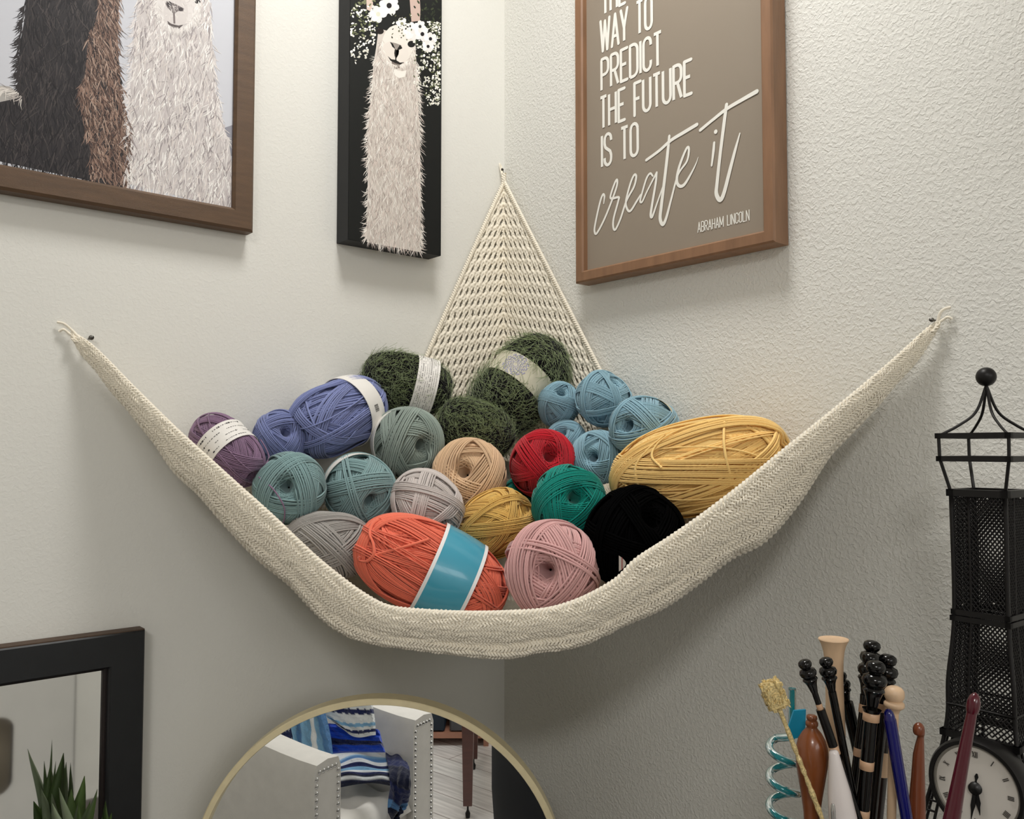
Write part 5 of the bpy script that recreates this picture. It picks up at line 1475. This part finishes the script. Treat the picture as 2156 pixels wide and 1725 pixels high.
# crocheted blankets on the chair: thick draped sheets with striped yarn
def blanket(label, rows, stripes, thick=.012, nu=40, nv=56, amp=.012, seed=0, zig=0.0, along=0):
    """rows: control polylines across the blanket, in chair space (x, y, z)"""
    C = np.array([catmull(np.array([lc(*p) for p in r_]), nv) for r_ in rows])
    S_ = np.array([catmull(C[:, j], nu) for j in range(nv)]).transpose(1, 0, 2)
    g = np.random.default_rng(seed)
    N_ = np.cross(np.gradient(S_, axis=0), np.gradient(S_, axis=1)); N_ /= np.maximum(np.linalg.norm(N_, axis=2, keepdims=True), 1e-9)
    if (N_ * (-bk + ZZ)).sum() < 0: N_ = -N_
    u = np.linspace(0, 1, nu)[:, None]; v = np.linspace(0, 1, nv)[None]
    k = sum(np.sin(g.normal(0, 9) * u + g.normal(0, 9) * v + g.uniform(0, 6)) for _ in range(6)) / 6
    rib = np.sin((u if along == 0 else v) * 2 * np.pi * 26) * .0022
    T_ = S_ + N_ * (k * amp + rib + thick)[..., None]
    s_ = (u if along == 0 else v) + zig * np.abs(((v if along == 0 else u) * 7) % 1 - .5) + 0 * u * v
    idx = np.clip((s_ * len(stripes)).astype(int), 0, len(stripes) - 1)
    colr = np.array(stripes)[idx]
    b = MB(); b.grid(T_, color=colr); b.grid(S_[::-1] + N_[::-1] * .001, color=colr[::-1])
    for sl_ in ((0, slice(None)), (-1, slice(None)), (slice(None), 0), (slice(None), -1)):
        b.grid(np.stack([T_[sl_], S_[sl_] + N_[sl_] * .001], 1), color=np.stack([colr[sl_], colr[sl_]], 1))
    c_ = S_.reshape(-1, 3).mean(0)
    o = b.build('blanket', M_KNIT, None)
    # origin at the blanket's base
    base_ = np.array([c_[0], c_[1], S_[..., 2].min()])
    co = np.empty(len(o.data.vertices) * 3, np.float32); o.data.vertices.foreach_get('co', co); o.data.vertices.foreach_set('co', (co.reshape(-1, 3) - base_).astype(np.float32).ravel()); o.location = base_
    return tag(o, label, 'blanket', 'crochet blankets heaped on the armchair')
M_KNIT = mat('crochet_wool', (1, 1, 1), .9, vcol=True, sheen=.3, bump=.004, bscale=90, spec=.15)
nv_, wh, lb, mb_, rb, dk = srgb(28, 38, 84), srgb(226, 230, 232), srgb(128, 176, 212), srgb(84, 130, 180), srgb(20, 70, 190), srgb(20, 26, 52)
hw = AW / 2
def on_plane(px, py, Y):         # mirrored sight line meets the upright plane Y behind the chair front
    lo, hi = 1.9, 4.2
    fnc = lambda t: (seen(px, py, t) - c0).dot(bk) - Y
    for _ in range(50):
        md = (lo + hi) / 2
        if fnc(lo) * fnc(md) <= 0: hi = md
        else: lo = md
    return seen(px, py, (lo + hi) / 2)
def on_level(px, py, z):
    return seen(px, py, (z - CAMZ) / ray(px, py)[2])
def loc_(p): d_ = p - c0; return (d_.dot(fr), d_.dot(bk), p[2])
def on_side(px, py, X):
    lo, hi = 1.7, 4.2
    fnc = lambda t: (seen(px, py, t) - c0).dot(fr) - X
    for _ in range(50):
        md = (lo + hi) / 2
        if fnc(lo) * fnc(md) <= 0: hi = md
        else: lo = md
    return seen(px, py, (lo + hi) / 2)
def Rs(lst, X): return [loc_(on_side(x, y, X)) for x, y in lst]
def Rp(lst, Y): return [loc_(on_plane(x, y, Y)) for x, y in lst]
def Rl(lst, z): return [loc_(on_level(x, y, z)) for x, y in lst]
blanket('navy and white zigzag crochet blanket, left of the chair heap', [Rp([(570, 1490), (600, 1485), (626, 1480)], .46), Rp([(568, 1545), (598, 1550), (624, 1550)], .45), Rp([(574, 1602), (600, 1608), (622, 1612)], .43)], [nv_, wh, wh, nv_, wh, nv_, nv_, wh, wh, nv_, wh, wh], zig=.10, seed=1)
blanket('light blue folded blanket, second from the left on the chair', [Rs([(622, 1470), (650, 1465), (676, 1462)], .02), Rs([(620, 1545), (655, 1548), (695, 1540)], .01), Rs([(630, 1606), (660, 1598), (702, 1588)], -.01)], [lb, mb_, lb, lb, wh, lb, mb_], seed=2, along=1)
blanket('bright royal blue blanket in the middle of the chair heap', [Rs([(686, 1525), (730, 1528), (800, 1540)], .07), Rs([(688, 1555), (735, 1560), (806, 1565)], .05), Rs([(700, 1588), (740, 1585), (812, 1585)], .03)], [rb, rb, nv_, rb], seed=3)
blanket('pale patterned blanket bunched high at the right of the chair back', [Rs([(676, 1462), (730, 1458), (782, 1466)], .08), Rs([(690, 1505), (736, 1515), (790, 1515)], .06), Rs([(712, 1530), (752, 1552), (792, 1548)], .05)], [wh, lb, wh, nv_, wh, wh, lb, wh, nv_, wh], seed=4, zig=.05, amp=.012)
blanket('striped white and blue blanket spread over the chair seat', [Rl([(652, 1600), (735, 1576), (828, 1578)], .500), Rl([(668, 1622), (760, 1604), (846, 1610)], .495), Rl([(684, 1640), (775, 1628), (852, 1636)], .485), Rl([(700, 1662), (778, 1650), (846, 1660)], .470)], [lb, wh, wh, wh, lb, mb_, wh, nv_, lb, wh, nv_, dk, wh, dk], seed=5)
blanket('dark navy blanket corner hanging over the seat front', [Rl([(812, 1596), (838, 1600), (856, 1612)], .505), Rl([(822, 1640), (844, 1644), (866, 1650)], .495), Rp([(816, 1690), (838, 1700), (856, 1680)], -.012), Rp([(816, 1712), (828, 1730), (842, 1716)], -.02)], [nv_, dk, nv_, mb_, dk], seed=6)

# ------------------------------------------------------------------ table and shelf further back, seen in the mirror
M_CHERRY = mat('dark_cherry_wood', srgb(84, 46, 38), .3, noise=.2, nscale=12, stretch=(1, 1, 8), coat=.3)
f1 = seen(985, 1682, 3.36); f1[2] = 0
TBL = thing('side_table', tuple(f1 - F0 * .25 + RT * .1), 'dark cherry wood table with caster feet, seen in the round mirror', 'table')
def tl(x, y): return f1 + RT * x - F0 * y
for x, y in ((0, 0), (.34, .0), (0, .5), (.34, .5)):
    p = tl(x, y); b = MB()
    rows = [[p + RT * sx * w - F0 * sy * w + ZZ * z for sx, sy in ((-1, -1), (1, -1), (1, 1), (-1, 1))] for z, w in ((.05, .017), (.70, .029))]
    b.grid(np.array(rows), closed_v=True); lg = b.build('leg', M_CHERRY, TBL, smooth=False)
    b = MB(); b.lathe(p + ZZ * .0, (0, 0, 1), [(0, .008), (.018, .010), (.03, .004), (.052, .004)], 12); b.build('caster', M_BLACKMETAL, lg)
b = MB(); b.box(tl(.17, .25) + ZZ * .72, (.22, .30, .018), np.array([RT, -F0, ZZ]), bev=.004); b.build('table_top', M_CHERRY, TBL, smooth=False)
# low bookcase with dark bins
s0_ = seen(935, 1540, 4.15); s0_[2] = 0
BC = thing('bookcase', tuple(s0_), 'low pale wood bookcase with dark bins on the floor, seen in the round mirror', 'bookcase')
M_PINE = mat('reddish_pine', srgb(176, 126, 104), .45, noise=.15, nscale=10)
def bl(x, y, z): return s0_ + RT * x - F0 * y + ZZ * z
for z in (.05, .30, .55):
    b = MB(); b.box(bl(-.22, .14, z), (.42, .14, .012), np.array([RT, -F0, ZZ])); b.build('shelf_board', M_PINE, BC, smooth=False)
for x in (-.64, -.22, .20):
    b = MB(); b.box(bl(x, .14, .285), (.012, .14, .285), np.array([RT, -F0, ZZ])); b.build('side_panel', M_WHITE if x < 0 else M_PINE, BC, smooth=False)
b = MB(); b.box(bl(-.22, .275, .29), (.42, .004, .28), np.array([RT, -F0, ZZ])); b.build('back_panel', M_PINE, BC, smooth=False)
M_BIN = mat('dark_slate_bin', srgb(28, 40, 52), .5); M_BIN2 = mat('grey_bin', srgb(92, 92, 94), .6)
for k, (x, w, mt, lab) in enumerate(((-.10, .10, M_BIN, 'dark slate fabric bin on the lower left of the bookcase seen in mirror'), (.10, .075, M_BIN2, 'grey fabric bin beside the slate one, in the bookcase seen in mirror'))):
    r_ = thing('storage_bin', tuple(bl(x, .13, .063)), lab, 'bin')
    b = MB(); b.box(bl(x, .13, .063 + .095), (w, .115, .095), np.array([RT, -F0, ZZ]), bev=.008); b.build('bin_body', mt, r_)
    b = MB(); b.bar(bl(x - .03, .010, .18), bl(x + .03, .010, .18), .008); b.build('handle', M_BLACKMETAL, r_, smooth=False)
# tub chair standing in for the photographer's dark clothes, dark navy shell
M_NAVY = mat('dark_navy_upholstery', srgb(12, 16, 24), .7, noise=.1, nscale=40)
q0 = seen(1268, 1700, 2.15); q0[2] = 0
DC = thing('chair_standin', tuple(q0), 'dark navy tub chair standing in for the photographer, at the right of the round mirror reflection', 'chair')
rows = []
for z, rr_ in ((.36, .24), (.42, .262), (.6, .275), (.8, .275), (.90, .268), (.93, .255)):
    rows.append([q0 + ZZ * z + (RT * math.cos(a_) - F0 * math.sin(a_)) * rr_ for a_ in np.linspace(-.95 * math.pi, .35 * math.pi, 40)])
inn = [[p + (q0 * [1, 1, 0] + ZZ * p[2] - p) * .16 for p in r_] for r_ in rows]
b = MB(); b.grid(np.array(rows)); b.grid(np.array(inn)[::-1]); b.grid(np.array([rows[-1], inn[-1]])); b.grid(np.array([inn[0], rows[0]]))
b.grid(np.array([[r_[0] for r_ in rows], [r_[0] for r_ in inn]])); b.grid(np.array([[r_[-1] for r_ in inn], [r_[-1] for r_ in rows]]))
b.build('shell_back', M_NAVY, DC, edge_split=50)
b = MB(); b.lathe(q0 + ZZ * .34, ZZ, [(0, .21), (.03, .23), (.09, .225), (.11, .19), (.115, 0)], 40); b.build('seat', M_NAVY, DC)
b = MB(); b.lathe(q0 + ZZ * .08, ZZ, [(0, .03), (.02, .022), (.27, .022)], 16)
b.build('stem', M_BLACKMETAL, DC)
for k in range(5):
    a_ = k * 2 * math.pi / 5; e_ = q0 + np.array([math.cos(a_), math.sin(a_), 0]) * .25
    b = MB(); b.bar(q0 + ZZ * .09, e_ + ZZ * .06, .028); f_ = b.build('foot', M_BLACKMETAL, DC, smooth=False)
    b = MB(); b.lathe(e_ + ZZ * .025 + np.array([-math.sin(a_), math.cos(a_), 0]) * -.012, np.array([-math.sin(a_), math.cos(a_), 0]), [(0, .02), (.002, .025), (.022, .025), (.024, .02)], 16); b.build('caster', M_BLACKMETAL, f_, edge_split=40)
# black cabinet at the left, seen at the mirror's left edge
q1 = seen(330, 1700, 2.95); q1[2] = 0
KB = thing('cabinet', tuple(q1), 'black low cabinet with two doors, at the left edge of the round mirror reflection', 'cabinet')
AXC = np.array([RT, -F0, ZZ])
b = MB(); b.box(q1 + ZZ * .40, (.20, .17, .38), AXC, bev=.004); b.build('body', M_BLACKWOOD, KB, smooth=False)
for sx in (-1, 1):
    b = MB(); b.box(q1 + ZZ * .40 + RT * sx * .098 + F0 * .178, (.094, .008, .36), AXC, bev=.002); dr = b.build('door', M_BLACKWOOD, KB, smooth=False)
    b = MB(); b.lathe(q1 + ZZ * .45 + RT * sx * .02 + F0 * .186, F0, [(0, .004), (.012, .004), (.014, .010), (.020, .010), (.022, 0)], 16); b.build('knob', M_CHROME, dr)
for sx in (-1, 1):
    for sy in (-1, 1):
        b = MB(); b.box(q1 + ZZ * .01 + RT * sx * .17 + F0 * sy * .14, (.015, .015, .01), AXC); b.build('foot', M_BLACKMETAL, KB, smooth=False)
# white cabinet with a rounded opening against the far wall, seen in the old mirror
CY0 = -2.45
SC = thing('storage_cabinet', (-.36, CY0 - .25, 0), 'white cabinet with a rounded opening, seen in the black framed mirror', 'cabinet')
b = MB(); yy = CY0
hx, hz, hw_, hh_ = -.30, .354, .105, .137
def rr_pts(cx_, cz_, w_, h_, r_, n=8):
    out = []
    for (sx, sz, a0) in ((1, 1, 0), (-1, 1, 90), (-1, -1, 180), (1, -1, 270)):
        for a_ in np.linspace(a0, a0 + 90, n): out.append((cx_ + sx * (w_ - r_) + r_ * math.cos(math.radians(a_)), cz_ + sz * (h_ - r_) + r_ * math.sin(math.radians(a_))))
    return out
inner = rr_pts(hx, hz, hw_, hh_, .05)
def outer_pt(x, z):
    dx, dz = x - hx, z - hz; sx = ((-.004 if dx > 0 else -.70) - hx) / dx if abs(dx) > 1e-6 else 1e9; sz = ((1.15 if dz > 0 else .02) - hz) / dz if abs(dz) > 1e-6 else 1e9
    k_ = min(sx, sz); return (hx + dx * k_, hz + dz * k_)
inner2 = []
for i in range(len(inner)):
    p, q_ = inner[i], inner[(i + 1) % len(inner)]
    for t_ in np.linspace(0, 1, 6, endpoint=False): inner2.append((p[0] * (1 - t_) + q_[0] * t_, p[1] * (1 - t_) + q_[1] * t_))
IN = np.array([[x, yy, z] for x, z in inner2]); OU = np.array([[*outer_pt(x, z)] for x, z in inner2]); OU = np.array([[x, yy, z] for x, z in OU])
b.grid(np.array([OU, IN]), closed_v=True)
b.grid(np.array([IN, IN + [0, -.02, 0]]), closed_v=True)
b.build('front_panel', M_WHITE, SC, smooth=False)
b = MB()
b.box((-.019, yy - .27, .585), (.015, .265, .565)); b.box((-.685, yy - .27, .585), (.015, .265, .565)); b.box((-.352, yy - .27, 1.14), (.348, .265, .012)); b.box((-.352, yy - .27, .03), (.348, .265, .012))
b.build('carcass', M_WHITE, SC, smooth=False)
b = MB(); b.box((hx, yy - .12, hz), (.2, .004, .2)); b.build('inner_back', mat('beige_board', srgb(190, 178, 158), .7), SC, smooth=False)
b = MB(); b.box((hx + .12, yy - .07, hz), (.004, .048, .2)); b.build('inner_side', M_BLACKWOOD, SC, smooth=False)
# corner ceiling lamp, then the panel added for the room fill light
cl = thing('ceiling_lamp', (-.36, -.43, HC), 'round recessed ceiling lamp above the corner, out of the picture', 'lamp')
b = MB(); b.lathe((-.36, -.43, HC), (0, 0, -1), [(0, .20), (.008, .20), (.010, .19), (.010, .17), (.004, .165), (.004, 0)], 40); b.build('lamp_base', M_WHITE, cl, edge_split=40)
rl = thing('ceiling_lamp', (-1.9, -1.9, HC), 'square flat panel added for the fill light in the middle of the room, out of the picture', 'lamp')
b = MB(); b.box((-1.9, -1.9, HC - .014), (.28, .28, .014), bev=.004); b.build('lamp_base', M_WHITE, rl, smooth=False)
GROUPS = {'yarn_ball': 'yarn balls heaped in the hammock', 'yarn_skein': 'labelled yarn skeins in the hammock', 'mohair_skein': 'green mohair skeins at the back of the hammock',
          'crochet_hook': 'crochet hooks standing in the jar', 'wall_pin': 'pins holding the hammock', 'storage_bin': 'fabric bins in the bookcase'}
for o in list(bpy.data.objects):
    k = o.name.split('.')[0]
    if o.parent is None and k in GROUPS: o['group'] = GROUPS[k]
